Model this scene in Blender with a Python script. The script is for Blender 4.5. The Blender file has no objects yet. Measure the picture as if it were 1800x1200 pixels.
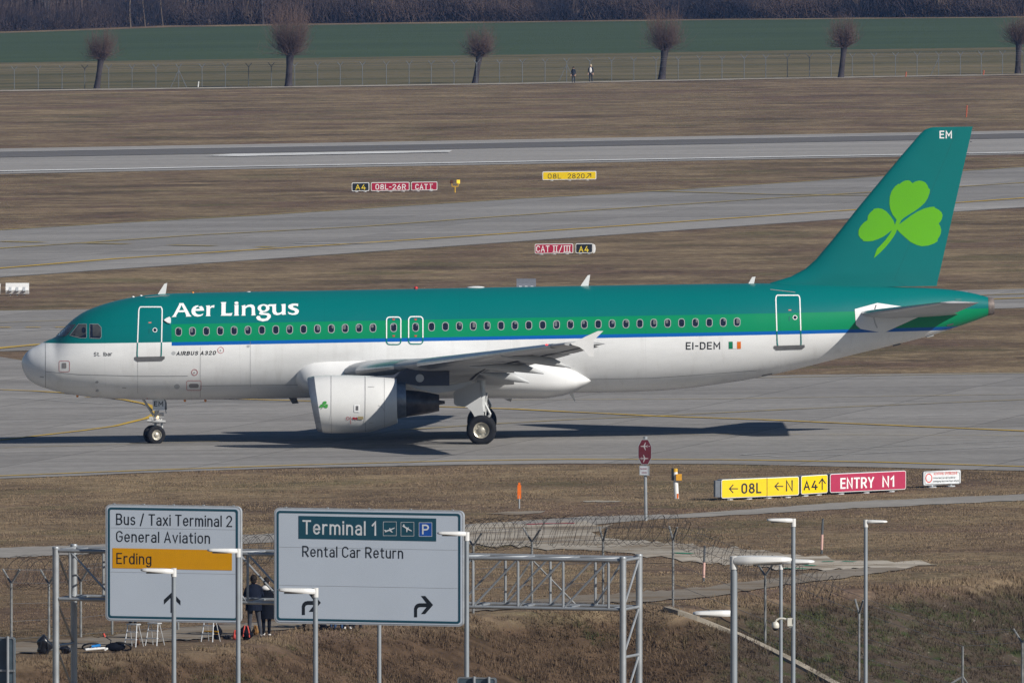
import bpy, bmesh, math, random
import numpy as np
from mathutils import Vector, Matrix
from mathutils.geometry import tessellate_polygon
random.seed(7); rng = np.random.default_rng(7)
SC = bpy.context.scene
COL = SC.collection
R = math.radians

# ------------------------------------------------------------------ camera, world, sun, exposure
F = 22800.0 * 1800 / 1800          # focal length in photo pixels (photo 1800 wide)
H = 22.5                           # eye height above the airfield
YH = -254.0                        # row of the horizon (above the frame)
PITCH = math.atan((600 - YH) / F)
K = 0.0125                         # gentle cross fall of the airfield
cam = bpy.data.cameras.new('camera'); camo = bpy.data.objects.new('camera', cam); COL.objects.link(camo)
camo.location = (0, 0, H); camo.rotation_euler = (math.pi / 2 - PITCH, 0, 0)
cam.sensor_width = 36; cam.lens = 36 * F / 1800; cam.clip_start = 1; cam.clip_end = 9000
SC.camera = camo
SUN = Vector((1.33, -1.05, 1.0)).normalized()
w = bpy.data.worlds.new('World'); SC.world = w; w.use_nodes = True
nt = w.node_tree; bg = nt.nodes['Background']
sky = nt.nodes.new('ShaderNodeTexSky'); sky.sky_type = 'NISHITA'; sky.sun_disc = False
sky.sun_elevation = math.asin(SUN.z); sky.sun_rotation = math.atan2(SUN.x, SUN.y)
nt.links.new(sky.outputs[0], bg.inputs[0]); bg.inputs[1].default_value = 0.05; sky.ozone_density = 4.0; sky.dust_density = 0.0; sky.air_density = 1.0
sl = bpy.data.lights.new('sun', 'SUN'); sl.energy = 4.8; sl.angle = R(0.5); sl.color = (1.0, 0.95, 0.87)
so = bpy.data.objects.new('sun', sl); COL.objects.link(so); so.location = (60, -40, 90)
so.rotation_euler = (-SUN).to_track_quat('-Z', 'Y').to_euler()
SC.view_settings.view_transform = 'Standard'; SC.view_settings.look = 'None'
SC.view_settings.exposure = 0.14; SC.view_settings.gamma = 1
SC.cycles.max_bounces = 6; SC.cycles.diffuse_bounces = 3; SC.cycles.glossy_bounces = 3
SC.cycles.use_denoising = True; SC.cycles.denoising_prefilter = 'NONE'; SC.cycles.transparent_max_bounces = 8; SC.cycles.volume_bounces = 0

# ------------------------------------------------------------------ pixel <-> world
_cp, _sp = math.cos(PITCH), math.sin(PITCH)
CAM = Vector((0, 0, H))
def ray(px, py):
    a = (px - 900) / F; b = (600 - py) / F
    return Vector((a, _cp + b * _sp, -_sp + b * _cp))
def gz(x): return K * max(-95.0, min(95.0, x))
def G(px, py, z0=0.0):               # point of the sloping airfield plane seen at a pixel
    d = ray(px, py); t = (z0 - H) / (d.z - K * d.x)
    return CAM + d * t
def At(px, py, y):                   # point at depth y seen at a pixel
    d = ray(px, py); return CAM + d * (y / d.y)
def pxm(y): return F / y             # photo pixels per metre at depth y

# ------------------------------------------------------------------ materials
def new_mat(name):
    m = bpy.data.materials.new(name); m.use_nodes = True
    return m, m.node_tree, m.node_tree.nodes['Principled BSDF']
def N(nt, t, **kw):
    n = nt.nodes.new(t)
    for k, v in kw.items(): setattr(n, k, v)
    return n
def mathn(nt, op, a, b=None, c=None):
    n = nt.nodes.new('ShaderNodeMath'); n.operation = op
    for i, s in enumerate((a, b, c)):
        if s is None: continue
        if isinstance(s, (int, float)): n.inputs[i].default_value = s
        else: nt.links.new(s, n.inputs[i])
    return n.outputs[0]
def mixc(nt, fac, a, b, mode='MIX'):
    n = nt.nodes.new('ShaderNodeMix'); n.data_type = 'RGBA'; n.blend_type = mode
    for s, i in ((fac, 0), (a, 6), (b, 7)):
        if isinstance(s, (int, float)): n.inputs[i].default_value = s
        elif isinstance(s, (tuple, list)): n.inputs[i].default_value = (*s[:3], 1)
        else: nt.links.new(s, n.inputs[i])
    return n.outputs[2]
def noise(nt, vec, scale, detail=4, rough=0.55, sc=None):
    if sc:
        mp = nt.nodes.new('ShaderNodeMapping'); mp.inputs['Scale'].default_value = sc
        nt.links.new(vec, mp.inputs[0]); vec = mp.outputs[0]
    n = nt.nodes.new('ShaderNodeTexNoise'); n.inputs['Scale'].default_value = scale
    n.inputs['Detail'].default_value = detail; n.inputs['Roughness'].default_value = rough
    nt.links.new(vec, n.inputs['Vector']); return n.outputs['Fac']
def ramp(nt, fac, lo, hi):
    n = nt.nodes.new('ShaderNodeMapRange'); n.inputs[1].default_value = lo; n.inputs[2].default_value = hi
    nt.links.new(fac, n.inputs[0]); return n.outputs[0]
def bump(nt, p, h, strength, dist):
    b = nt.nodes.new('ShaderNodeBump'); b.inputs['Strength'].default_value = strength; b.inputs['Distance'].default_value = dist
    nt.links.new(h, b.inputs['Height']); nt.links.new(b.outputs[0], p.inputs['Normal'])
_M = {}
def M(name, col, rough=0.5, metal=0.0, var=0.12, scale=6.0, coat=0.0, emit=None):
    if name in _M: return _M[name]
    m, nt, p = new_mat(name)
    tc = N(nt, 'ShaderNodeTexCoord').outputs['Object']
    f = noise(nt, tc, scale, 5)
    dark = tuple(c * (1 - var) for c in col); lite = tuple(min(1, c * (1 + var)) for c in col)
    nt.links.new(mixc(nt, ramp(nt, f, 0.3, 0.7), dark, lite), p.inputs['Base Color'])
    p.inputs['Roughness'].default_value = rough; p.inputs['Metallic'].default_value = metal
    if rough >= 0.6: p.inputs['Specular IOR Level'].default_value = 0.08
    if coat: p.inputs['Coat Weight'].default_value = coat; p.inputs['Coat Roughness'].default_value = 0.1
    if emit: p.inputs['Emission Color'].default_value = (*emit[:3], 1); p.inputs['Emission Strength'].default_value = emit[3]
    _M[name] = m; return m

# ------------------------------------------------------------------ mesh builder
class MB:
    def __init__(s): s.v = []; s.f = []; s.m = []; s.mi = 0
    def add(s, vs, fs):
        o = len(s.v); s.v += [tuple(v) for v in vs]
        for f in fs: s.f.append([i + o for i in f]); s.m.append(s.mi)
        return s
    def box(s, c, size, rz=0.0, mat=None):
        hx, hy, hz = size[0] / 2, size[1] / 2, size[2] / 2
        vs = [Vector((x, y, z)) for x in (-hx, hx) for y in (-hy, hy) for z in (-hz, hz)]
        mt = mat if mat is not None else Matrix.Rotation(rz, 4, 'Z')
        vs = [mt @ v + Vector(c) for v in vs]
        return s.add(vs, [(0, 1, 3, 2), (4, 6, 7, 5), (0, 4, 5, 1), (2, 3, 7, 6), (0, 2, 6, 4), (1, 5, 7, 3)])
    def tube(s, p0, p1, r0, r1=None, n=8, caps=True):
        r1 = r0 if r1 is None else r1
        p0 = Vector(p0); p1 = Vector(p1); d = (p1 - p0)
        if d.length < 1e-6: return s
        d.normalize(); a = d.orthogonal().normalized(); b = d.cross(a)
        vs = []
        for p, r in ((p0, r0), (p1, r1)):
            for i in range(n):
                t = 2 * math.pi * i / n; vs.append(p + (a * math.cos(t) + b * math.sin(t)) * r)
        fs = [(i, (i + 1) % n, n + (i + 1) % n, n + i) for i in range(n)]
        if caps: fs += [tuple(range(n))[::-1], tuple(range(n, 2 * n))]
        return s.add(vs, fs)
    def path(s, pts, r, n=8, closed=False):
        pts = [Vector(p) for p in pts]; vs = []; m = len(pts); up = None
        rs = r if isinstance(r, (list, tuple)) else [r] * m
        for i, p in enumerate(pts):
            d = (pts[(i + 1) % m] - pts[i - 1]) if closed else (pts[min(i + 1, m - 1)] - pts[max(i - 1, 0)])
            d.normalize()
            if up is None: up = d.orthogonal().normalized()
            up = (up - d * up.dot(d)); up = up.normalized() if up.length > 1e-6 else d.orthogonal().normalized()
            b = d.cross(up)
            for k in range(n):
                t = 2 * math.pi * k / n; vs.append(p + (up * math.cos(t) + b * math.sin(t)) * rs[i])
        fs = []
        for i in range(m if closed else m - 1):
            j = (i + 1) % m
            for k in range(n): fs.append((i * n + k, i * n + (k + 1) % n, j * n + (k + 1) % n, j * n + k))
        if not closed: fs += [tuple(range(n))[::-1], tuple(range((m - 1) * n, m * n))]
        return s.add(vs, fs)
    def lathe(s, prof, origin, axis='Y', n=32, caps=False):      # prof: (t along axis, radius)
        o = Vector(origin); ax = {'X': Vector((1, 0, 0)), 'Y': Vector((0, 1, 0)), 'Z': Vector((0, 0, 1))}[axis] if isinstance(axis, str) else Vector(axis)
        a = ax.orthogonal().normalized(); b = ax.cross(a); vs = []
        for t, r in prof:
            for i in range(n):
                q = 2 * math.pi * i / n; vs.append(o + ax * t + (a * math.cos(q) + b * math.sin(q)) * r)
        fs = [(j * n + i, j * n + (i + 1) % n, (j + 1) * n + (i + 1) % n, (j + 1) * n + i) for j in range(len(prof) - 1) for i in range(n)]
        if caps: fs += [tuple(range(n))[::-1], tuple(range((len(prof) - 1) * n, len(prof) * n))]
        return s.add(vs, fs)
    def loft(s, rings, caps=True):
        n = len(rings[0]); vs = [v for r in rings for v in r]
        fs = [(j * n + i, j * n + (i + 1) % n, (j + 1) * n + (i + 1) % n, (j + 1) * n + i) for j in range(len(rings) - 1) for i in range(n)]
        if caps: fs += [tuple(range(n))[::-1], tuple(range((len(rings) - 1) * n, len(rings) * n))]
        return s.add(vs, fs)
    def prism(s, poly, fn, d0, d1):     # 2D poly -> fn(x, y, d) extruded from d0 to d1
        n = len(poly); vs = [fn(x, y, d0) for x, y in poly] + [fn(x, y, d1) for x, y in poly]
        return s.add(vs, [tuple(range(n))[::-1], tuple(range(n, 2 * n))] + [(i, (i + 1) % n, n + (i + 1) % n, n + i) for i in range(n)])
    def ell(s, c, r, nu=12, nv=8):
        c = Vector(c); vs = []; fs = []
        for j in range(nv + 1):
            p = math.pi * j / nv
            for i in range(nu):
                t = 2 * math.pi * i / nu
                vs.append(c + Vector((r[0] * math.sin(p) * math.cos(t), r[1] * math.sin(p) * math.sin(t), r[2] * math.cos(p))))
        for j in range(nv):
            for i in range(nu): fs.append((j * nu + i, j * nu + (i + 1) % nu, (j + 1) * nu + (i + 1) % nu, (j + 1) * nu + i))
        return s.add(vs, fs)
    def build(s, name, mats, parent=None, smooth=False, fix=True):
        me = bpy.data.meshes.new(name); me.from_pydata(s.v, [], s.f)
        mats = mats if isinstance(mats, (list, tuple)) else [mats]
        for m in mats: me.materials.append(m)
        if len(mats) > 1: me.polygons.foreach_set('material_index', s.m)
        if fix:
            bm = bmesh.new(); bm.from_mesh(me); bmesh.ops.recalc_face_normals(bm, faces=bm.faces); bm.to_mesh(me); bm.free()
        if smooth:
            me.polygons.foreach_set('use_smooth', [True] * len(me.polygons))
            try: me.set_sharp_from_angle(angle=R(38))
            except Exception: pass
        me.update()
        o = bpy.data.objects.new(name, me); COL.objects.link(o)
        if parent: o.parent = parent
        return o
def tag(o, label=None, cat=None, group=None, kind=None):
    if label: o['label'] = label
    if cat: o['category'] = cat
    if group: o['group'] = group
    if kind: o['kind'] = kind
    return o
def thing(name, label, cat, loc=(0, 0, 0), rz=0.0, group=None):
    o = bpy.data.objects.new(name, None); COL.objects.link(o); o.empty_display_size = 0.3
    o.location = loc; o.rotation_euler = (0, 0, rz); return tag(o, label, cat, group)

# ------------------------------------------------------------------ lettering: a plain stroke alphabet
def _arc(cx, cy, rx, ry, a0, a1, n=9): return [(cx + rx * math.cos(R(a0 + (a1 - a0) * i / n)), cy + ry * math.sin(R(a0 + (a1 - a0) * i / n))) for i in range(n + 1)]
def _loop(cx, y0, y1, rx): ry = min(rx * 1.05, (y1 - y0) / 2); return _arc(cx, y1 - ry, rx, ry, 0, 180) + _arc(cx, y0 + ry, rx, ry, 180, 360)[:-1] + ['z']
_P = [[(0, 0), (0, 10)], [(0, 10), (3.1, 10)] + _arc(3.1, 7.3, 2.6, 2.7, 90, -90) + [(0, 4.6)]]
_S = _arc(2.9, 7.55, 2.7, 2.45, 28, 262) + _arc(2.9, 2.6, 2.9, 2.6, 82, -152)
GLY = {
 'A': [[(0, 0), (3, 10), (6, 0)], [(1.1, 3), (4.9, 3)]], 'B': [[(0, 0), (0, 10)], [(0, 10), (2.9, 10)] + _arc(2.9, 7.65, 2.4, 2.35, 90, -90) + [(0, 5.3)], [(2.9, 5.3)] + _arc(2.9, 2.65, 2.8, 2.65, 90, -90) + [(0, 0)]],
 'C': [_arc(2.9, 7, 2.9, 3, 22, 180) + _arc(2.9, 3, 2.9, 3, 180, 338)], 'D': [[(0, 0), (0, 10)], [(0, 10), (2.4, 10)] + _arc(2.4, 6.6, 3.3, 3.4, 90, 0) + _arc(2.4, 3.4, 3.3, 3.4, 0, -90) + [(0, 0)]],
 'E': [[(4.8, 10), (0, 10), (0, 0), (4.8, 0)], [(0, 5.2), (4.2, 5.2)]], 'G': [_arc(2.9, 7, 2.9, 3, 24, 180) + _arc(2.9, 3, 2.9, 3, 180, 360) + [(5.8, 4.9), (3.3, 4.9)]], 'H': [[(0, 0), (0, 10)], [(5.6, 0), (5.6, 10)], [(0, 5.2), (5.6, 5.2)]],
 'I': [[(0, 0), (0, 10)]], 'K': [[(0, 0), (0, 10)], [(5.4, 10), (0, 4.4)], [(1.9, 6), (5.6, 0)]], 'L': [[(0, 10), (0, 0), (4.4, 0)]], 'M': [[(0, 0), (0, 10), (3.5, 3.4), (7, 10), (7, 0)]], 'N': [[(0, 0), (0, 10), (5.8, 0), (5.8, 10)]], 'O': [_loop(2.9, 0, 10, 2.9)],
 'P': _P, 'R': _P + [[(2.7, 4.6), (5.8, 0)]], 'S': [_S], 'T': [[(0, 10), (5.8, 10)], [(2.9, 10), (2.9, 0)]], 'U': [[(0, 10)] + _arc(2.8, 2.9, 2.8, 2.9, 180, 360) + [(5.6, 10)]], 'W': [[(0, 10), (2.1, 0), (4.2, 8.5), (6.3, 0), (8.4, 10)]], 'Y': [[(0, 10), (2.9, 4.6), (5.8, 10)], [(2.9, 4.6), (2.9, 0)]], 'Z': [[(0, 10), (5.4, 10), (0, 0), (5.4, 0)]],
 '0': [_loop(2.7, 0, 10, 2.7)], '1': [[(0, 7.5), (2.3, 10), (2.3, 0)]], '2': [_arc(2.6, 7.4, 2.6, 2.6, 168, -28) + [(0, 0), (5.3, 0)]], '3': [_arc(2.6, 7.6, 2.4, 2.4, 155, -86) + _arc(2.6, 2.6, 2.75, 2.6, 86, -155)], '4': [[(3.2, 10), (0, 2.7), (5.8, 2.7)], [(4.2, 5.2), (4.2, 0)]],
 '6': [_arc(2.8, 3, 2.8, 3, 0, 340) + ['z'], [(.2, 4), (3.5, 10)]], '8': [_arc(2.8, 7.6, 2.35, 2.4, 0, 340) + ['z'], _arc(2.8, 2.6, 2.8, 2.6, 0, 340) + ['z']], '-': [[(0, 4.7), (2.8, 4.7)]], '/': [[(0, -.8), (3.3, 10.6)]], '.': [[(0, 0), (0, .05)]],
 'a': [_arc(2.3, 5, 2.1, 2.1, 155, 0) + [(4.4, 0)], [(4.4, 4), (2.1, 4)] + _arc(2.1, 2, 2.1, 2, 90, 270) + [(2.9, 0), (4.4, 1.5)]], 'b': [[(0, 10), (0, 0)], _loop(2.3, 0, 7.1, 2.3)], 'c': [_arc(2.3, 3.55, 2.3, 3.55, 48, 312)], 'd': [[(4.6, 10), (4.6, 0)], _loop(2.3, 0, 7.1, 2.3)], 'e': [[(0, 3.6), (4.7, 3.6)] + _arc(2.35, 3.9, 2.35, 3.2, 0, 180) + _arc(2.35, 3.2, 2.35, 3.2, 180, 322)],
 'f': [[(1.1, 0), (1.1, 8.2)] + _arc(2.8, 8.2, 1.7, 1.8, 180, 95), [(0, 7.1), (3, 7.1)]], 'g': [_loop(2.3, .2, 7.1, 2.3), [(4.6, 7.1), (4.6, -.6)] + _arc(2.4, -.6, 2.2, 2.2, 0, -150)], 'h': [[(0, 0), (0, 10)], _arc(2.2, 4.7, 2.2, 2.4, 180, 0) + [(4.4, 0)]], 'i': [[(0, 0), (0, 7.1)], [(0, 9.4), (0, 9.7)]], 'k': [[(0, 0), (0, 10)], [(4, 7.1), (0, 3.2)], [(1.4, 4.4), (4.4, 0)]], 'l': [[(0, 10), (0, 0)]], 'm': [[(0, 0), (0, 7.1)], _arc(1.95, 4.9, 1.95, 2.2, 180, 0) + [(3.9, 0)], _arc(5.85, 4.9, 1.95, 2.2, 180, 0) + [(7.8, 0)]],
 'n': [[(0, 0), (0, 7.1)], _arc(2.2, 4.7, 2.2, 2.4, 180, 0) + [(4.4, 0)]], 'o': [_loop(2.35, 0, 7.1, 2.35)], 'r': [[(0, 0), (0, 7.1)], _arc(2.2, 4.7, 2.2, 2.4, 180, 68)], 's': [_arc(2.1, 5.35, 1.95, 1.75, 28, 262) + _arc(2.1, 1.8, 2.1, 1.8, 82, -152)], 't': [[(1.1, 9.2), (1.1, 1.7)] + _arc(2.7, 1.7, 1.6, 1.7, 180, 280), [(0, 7.1), (3, 7.1)]], 'u': [[(0, 7.1)] + _arc(2.2, 2.3, 2.2, 2.3, 180, 360), [(4.4, 7.1), (4.4, 0)]], 'v': [[(0, 7.1), (2.3, 0), (4.6, 7.1)]], 'w': [[(0, 7.1), (1.7, 0), (3.4, 6.4), (5.1, 0), (6.8, 7.1)]], 'x': [[(0, 7.1), (4.4, 0)], [(4.4, 7.1), (0, 0)]]}
def stroke(pts, w, layer=0.0):
    closed = pts[-1] == 'z'; P = [Vector(p) for p in (pts[:-1] if closed else pts)]; Q = [P[0]]
    for p in P[1:]:
        if (p - Q[-1]).length > 1e-4: Q.append(p)
    P = Q; n = len(P); h = w / 2; vs = []
    if not closed and n > 1:
        P[0] = P[0] + (P[0] - P[1]).normalized() * h; P[-1] = P[-1] + (P[-1] - P[-2]).normalized() * h
    for i in range(n):
        a = P[i] - P[i - 1] if (closed or i) else P[1] - P[0]; b = P[(i + 1) % n] - P[i] if (closed or i < n - 1) else a
        a = a.normalized(); b = b.normalized(); t = a + b; t = t.normalized() if t.length > 1e-5 else a; nn = Vector((-t.y, t.x)); k = min(1 / max(abs(nn.dot(Vector((-a.y, a.x)))), .36), 2.2)
        vs += [(*(P[i] + nn * h * k), layer), (*(P[i] - nn * h * k), layer)]
    return vs, [[2 * i, 2 * i + 1, 2 * ((i + 1) % n) + 1, 2 * ((i + 1) % n)] for i in range(n if closed else n - 1)]
def text2d(s, x0, x1, base, cap, bold=0.0, shear=0.0):
    """lettering in pixel coordinates: ink from x0 to x1, baseline row, cap height in px; third value = paint layer"""
    w = 1.45 + bold * 14; S = []; x = 0.0
    for ch in s:
        if ch == ' ': x += 3.5; continue
        g = GLY[ch]; xs = [p[0] for st in g for p in st if p != 'z']
        S += [(k, [p if p == 'z' else (p[0] + x, p[1]) for p in st]) for k, st in enumerate(g)]; x += max(xs) + 1.75 + w
    mx = max(p[0] for _, st in S for p in st if p != 'z'); sc = cap / (10 + w); wp = w * sc; sx = (x1 - x0 - wp) / mx if mx > .01 else 1; wp = min(wp, 1.05 * wp * max(.55, min(1, sx / sc * 1.25))); vs, fs = [], []
    for k, st in S:
        a, b = stroke([p if p == 'z' else (x0 + wp / 2 + p[0] * sx + shear * p[1] * sc, base - (p[1] + w / 2) * sc) for p in st], wp, float(k)); o = len(vs); vs += a; fs += [[i + o for i in f] for f in b]
    return vs, fs
def lay(vf, k): return [(v[0], v[1], float(k)) for v in vf[0]], vf[1]
LAYER = 0.0012
def _clip(poly_, ax, lo, hi):
    for sgn, lim in ((1, lo), (-1, hi)):
        out = []
        for i, p in enumerate(poly_):
            q = poly_[i - 1]; a = sgn * (q[ax] - lim); b = sgn * (p[ax] - lim)
            if (a >= 0) != (b >= 0):
                t = a / (a - b); out.append(tuple(q[k] + (p[k] - q[k]) * t for k in range(3)))
            if b >= 0: out.append(p)
        poly_ = out
        if len(poly_) < 3: return []
    return poly_
def bisected(vs, fs, sx=None, sy=None):
    """triangulate a flat pixel mesh and cut it into cells so that it can follow a curved skin"""
    ov, of = [], []
    for f in fs:
        pts = [Vector((vs[i][0], vs[i][1], 0)) for i in f]; z = vs[f[0]][2] if len(vs[f[0]]) > 2 else 0.0
        for tri in ([(0, 1, 2)] if len(pts) == 3 else tessellate_polygon([pts])):
            cells = [[(pts[i].x, pts[i].y, z) for i in tri]]
            for ax, st in ((1, sy), (0, sx)):
                if not st: continue
                nc = []
                for c in cells:
                    lo = min(p[ax] for p in c); hi = max(p[ax] for p in c); k = math.floor(lo / st)
                    while k * st < hi:
                        q = _clip(c, ax, k * st, (k + 1) * st)
                        if q: nc.append(q)
                        k += 1
                cells = nc
            for c in cells:
                if abs(sum(c[i - 1][0] * c[i][1] - c[i][0] * c[i - 1][1] for i in range(len(c)))) < 1e-5: continue
                o = len(ov); ov += c; of.append(list(range(o, o + len(c))))
    return ov, of
def rrect(x0, y0, x1, y1, r, seg=5, sub=0):
    pts = []
    for cx, cy, a0 in ((x1 - r, y0 + r, -90), (x1 - r, y1 - r, 0), (x0 + r, y1 - r, 90), (x0 + r, y0 + r, 180)):
        for i in range(seg + 1):
            a = R(a0 + 90 * i / seg); pts.append((cx + r * math.cos(a), cy + r * math.sin(a)))
    if sub:
        out = []
        for i, p in enumerate(pts):
            q = pts[(i + 1) % len(pts)]; out.append(p)
            n = int(math.hypot(q[0] - p[0], q[1] - p[1]) / sub)
            for k in range(1, n): out.append((p[0] + (q[0] - p[0]) * k / n, p[1] + (q[1] - p[1]) * k / n))
        pts = out
    return pts
def ring2d(outer, inner):
    n = len(outer); return list(outer) + list(inner), [[i, (i + 1) % n, n + (i + 1) % n, n + i] for i in range(n)]
def inset_pts(pts, d):
    cx = sum(p[0] for p in pts) / len(pts); cy = sum(p[1] for p in pts) / len(pts); out = []
    n = len(pts)
    for i in range(n):
        a = Vector(pts[i - 1]); b = Vector(pts[i]); c = Vector(pts[(i + 1) % n])
        t1 = (b - a); t2 = (c - b)
        if t1.length < 1e-9: t1 = t2
        if t2.length < 1e-9: t2 = t1
        t = (t1.normalized() + t2.normalized()); t = t.normalized() if t.length > 1e-6 else t2.normalized()
        nn = Vector((-t.y, t.x))
        if nn.dot(Vector((cx, cy)) - b) < 0: nn = -nn
        out.append((b.x + nn.x * d, b.y + nn.y * d))
    return out
def circ(cx, cy, rx, ry=None, n=24):
    ry = rx if ry is None else ry
    return [(cx + rx * math.cos(2 * math.pi * i / n), cy + ry * math.sin(2 * math.pi * i / n)) for i in range(n)]
def line2d(pts, w):
    vs = []; n = len(pts)
    for i, p in enumerate(pts):
        a = Vector(pts[max(i - 1, 0)]); b = Vector(pts[min(i + 1, n - 1)]); t = (b - a).normalized(); nn = Vector((-t.y, t.x)) * w / 2
        vs += [(p[0] + nn.x, p[1] + nn.y), (p[0] - nn.x, p[1] - nn.y)]
    return vs, [[2 * i, 2 * i + 1, 2 * i + 3, 2 * i + 2] for i in range(n - 1)]

# ------------------------------------------------------------------ terrain
def vnoise(x, y, cell, seed):
    g = np.random.default_rng(seed).random((256, 256)); u = x / cell; v = y / cell
    i = np.floor(u).astype(int); j = np.floor(v).astype(int); a = u - i; b = v - j
    a = a * a * (3 - 2 * a); b = b * b * (3 - 2 * b); i %= 256; j %= 256; i1 = (i + 1) % 256; j1 = (j + 1) % 256
    return (g[i, j] * (1 - a) + g[i1, j] * a) * (1 - b) + (g[i, j1] * (1 - a) + g[i1, j1] * a) * b - 0.5
CREST = [(-400, 1190), (-60, 1168), (0, 1163), (80, 1158), (160, 1157), (230, 1152), (300, 1147), (380, 1138), (455, 1126), (520, 1110), (640, 1104),
         (830, 1080), (1100, 1066), (1180, 1069), (1250, 1058), (1400, 1043), (1600, 1028), (1800, 1008), (1950, 998), (2300, 985)]
_cw = [G(*p) for p in CREST]; CX = np.array([p.x for p in _cw]); CY = np.array([p.y for p in _cw])
def hfun(x, y, detail=True):
    x = np.asarray(x, float); y = np.asarray(y, float)
    base = K * np.clip(x, -95, 95); yc = np.interp(x, CX, CY); dm = np.full(x.shape, 1e9)
    for i in range(len(CX) - 1):
        ax, ay, bx, by = CX[i], CY[i], CX[i + 1], CY[i + 1]; dx, dy = bx - ax, by - ay
        t = np.clip(((x - ax) * dx + (y - ay) * dy) / (dx * dx + dy * dy), 0, 1)
        dm = np.minimum(dm, np.hypot(x - ax - t * dx, y - ay - t * dy))
    below = y < yc; s = np.where(x < 5, 0.52, np.where(x > 9, 0.36, 0.52 - 0.04 * (x - 5)))
    drop = np.where(below, s * (np.sqrt(dm * dm + 0.3) - 0.55), 0.0); drop = np.clip(drop, 0, 3.2)
    z = base - drop
    t = np.clip((330 - y) / 30, 0, 1); t = t * t * (3 - 2 * t); z = z * (1 - t) + 2.0 * t
    z = z + np.clip((300 - y) / 295, 0, 1) ** 2 * 18.5 * (y < 300)
    if detail:
        fade = np.clip((419 - y) / 10, 0, 1) * np.clip((21.5 - abs(x)) / 2, 0, 1) * np.clip((y - 353) / 3, 0, 1)
        slope = np.clip(dm * below / 1.0, 0.03, 1)
        z = z + fade * slope * (vnoise(x, y, 0.5, 1) * 0.16 + vnoise(x, y, 1.7, 2) * 0.3)
    return z
def hz(x, y): return float(hfun(np.array([x]), np.array([y]))[0])
def GT(px, py):                                     # terrain point seen at a pixel (near bank)
    d = ray(px, py); ys = np.arange(345, 470, 0.05); xs = d.x / d.y * ys; zs = H + d.z / d.y * ys
    below = zs < hfun(xs, ys); i = int(np.argmax(below)); return Vector((xs[i], ys[i], zs[i]))

def grass_material():
    m, nt, p = new_mat('dry_grass'); pos = N(nt, 'ShaderNodeNewGeometry').outputs['Position']
    fine = noise(nt, pos, 1.6, 6, 0.75); mid = noise(nt, pos, 0.35, 6, 0.7); big = noise(nt, pos, 0.045, 5, 0.65, (0.35, 1, 1)); bands = noise(nt, pos, 0.05, 6, 0.75, (0.09, 1, 1))
    tan = (0.355, 0.268, 0.165); brown = (0.205, 0.146, 0.096); dark = (0.070, 0.052, 0.040); green = (0.135, 0.132, 0.062); red = (0.185, 0.118, 0.095)
    N_ = lambda sc_, st, det=5: noise(nt, pos, sc_, det, 0.68, (st, 1, 1))
    c = mixc(nt, ramp(nt, N_(0.13, 1.1, 7), 0.42, 0.58), brown, tan)
    c = mixc(nt, mathn(nt, 'MULTIPLY', ramp(nt, N_(0.055, 1.0, 7), 0.50, 0.60), 0.85), c, red)
    c = mixc(nt, mathn(nt, 'MULTIPLY', ramp(nt, N_(0.07, 0.9, 7), 0.54, 0.62), 0.75), c, dark)
    c = mixc(nt, mathn(nt, 'MULTIPLY', ramp(nt, N_(0.045, 0.7, 7), 0.53, 0.62), 0.75), c, (0.42, 0.315, 0.19))
    c = mixc(nt, mathn(nt, 'MULTIPLY', ramp(nt, N_(0.10, 0.9), 0.54, 0.64), 0.7), c, green)
    c = mixc(nt, mathn(nt, 'MULTIPLY', ramp(nt, N_(0.3, 0.5), 0.5, 0.68), 0.40), c, dark)
    c = mixc(nt, ramp(nt, mid, 0.36, 0.60), mixc(nt, 0.45, c, dark), c)
    c = mixc(nt, ramp(nt, fine, 0.40, 0.60), mixc(nt, 0.5, c, dark), mixc(nt, 0.12, c, (0.42, 0.33, 0.22)))
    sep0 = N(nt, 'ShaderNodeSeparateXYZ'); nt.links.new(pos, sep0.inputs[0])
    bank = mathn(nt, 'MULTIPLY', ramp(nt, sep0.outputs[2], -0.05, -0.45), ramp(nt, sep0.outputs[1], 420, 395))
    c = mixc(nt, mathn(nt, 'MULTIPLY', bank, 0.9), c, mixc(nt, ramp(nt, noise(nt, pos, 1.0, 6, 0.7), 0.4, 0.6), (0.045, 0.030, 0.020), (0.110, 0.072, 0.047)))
    # worn dark damp soil with weeds on the right hand cutting
    sep = N(nt, 'ShaderNodeSeparateXYZ'); nt.links.new(pos, sep.inputs[0])
    mask = mathn(nt, 'MULTIPLY', ramp(nt, sep.outputs[0], 5.0, 7.5), ramp(nt, sep.outputs[2], 0.0, -0.35))
    soil = mixc(nt, ramp(nt, noise(nt, pos, 1.1, 6, 0.7), 0.50, 0.66), (0.085, 0.066, 0.050), (0.050, 0.066, 0.028))
    soil = mixc(nt, ramp(nt, noise(nt, pos, 4.5, 5, 0.8), 0.60, 0.68), soil, (0.30, 0.26, 0.22))
    c = mixc(nt, mask, c, soil)
    nt.links.new(c, p.inputs['Base Color']); p.inputs['Roughness'].default_value = 0.95; p.inputs['Specular IOR Level'].default_value = 0.02
    bump(nt, p, noise(nt, pos, 3.5, 6, 0.8), 0.6, 0.10)
    return m
GRASS = grass_material()
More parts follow.
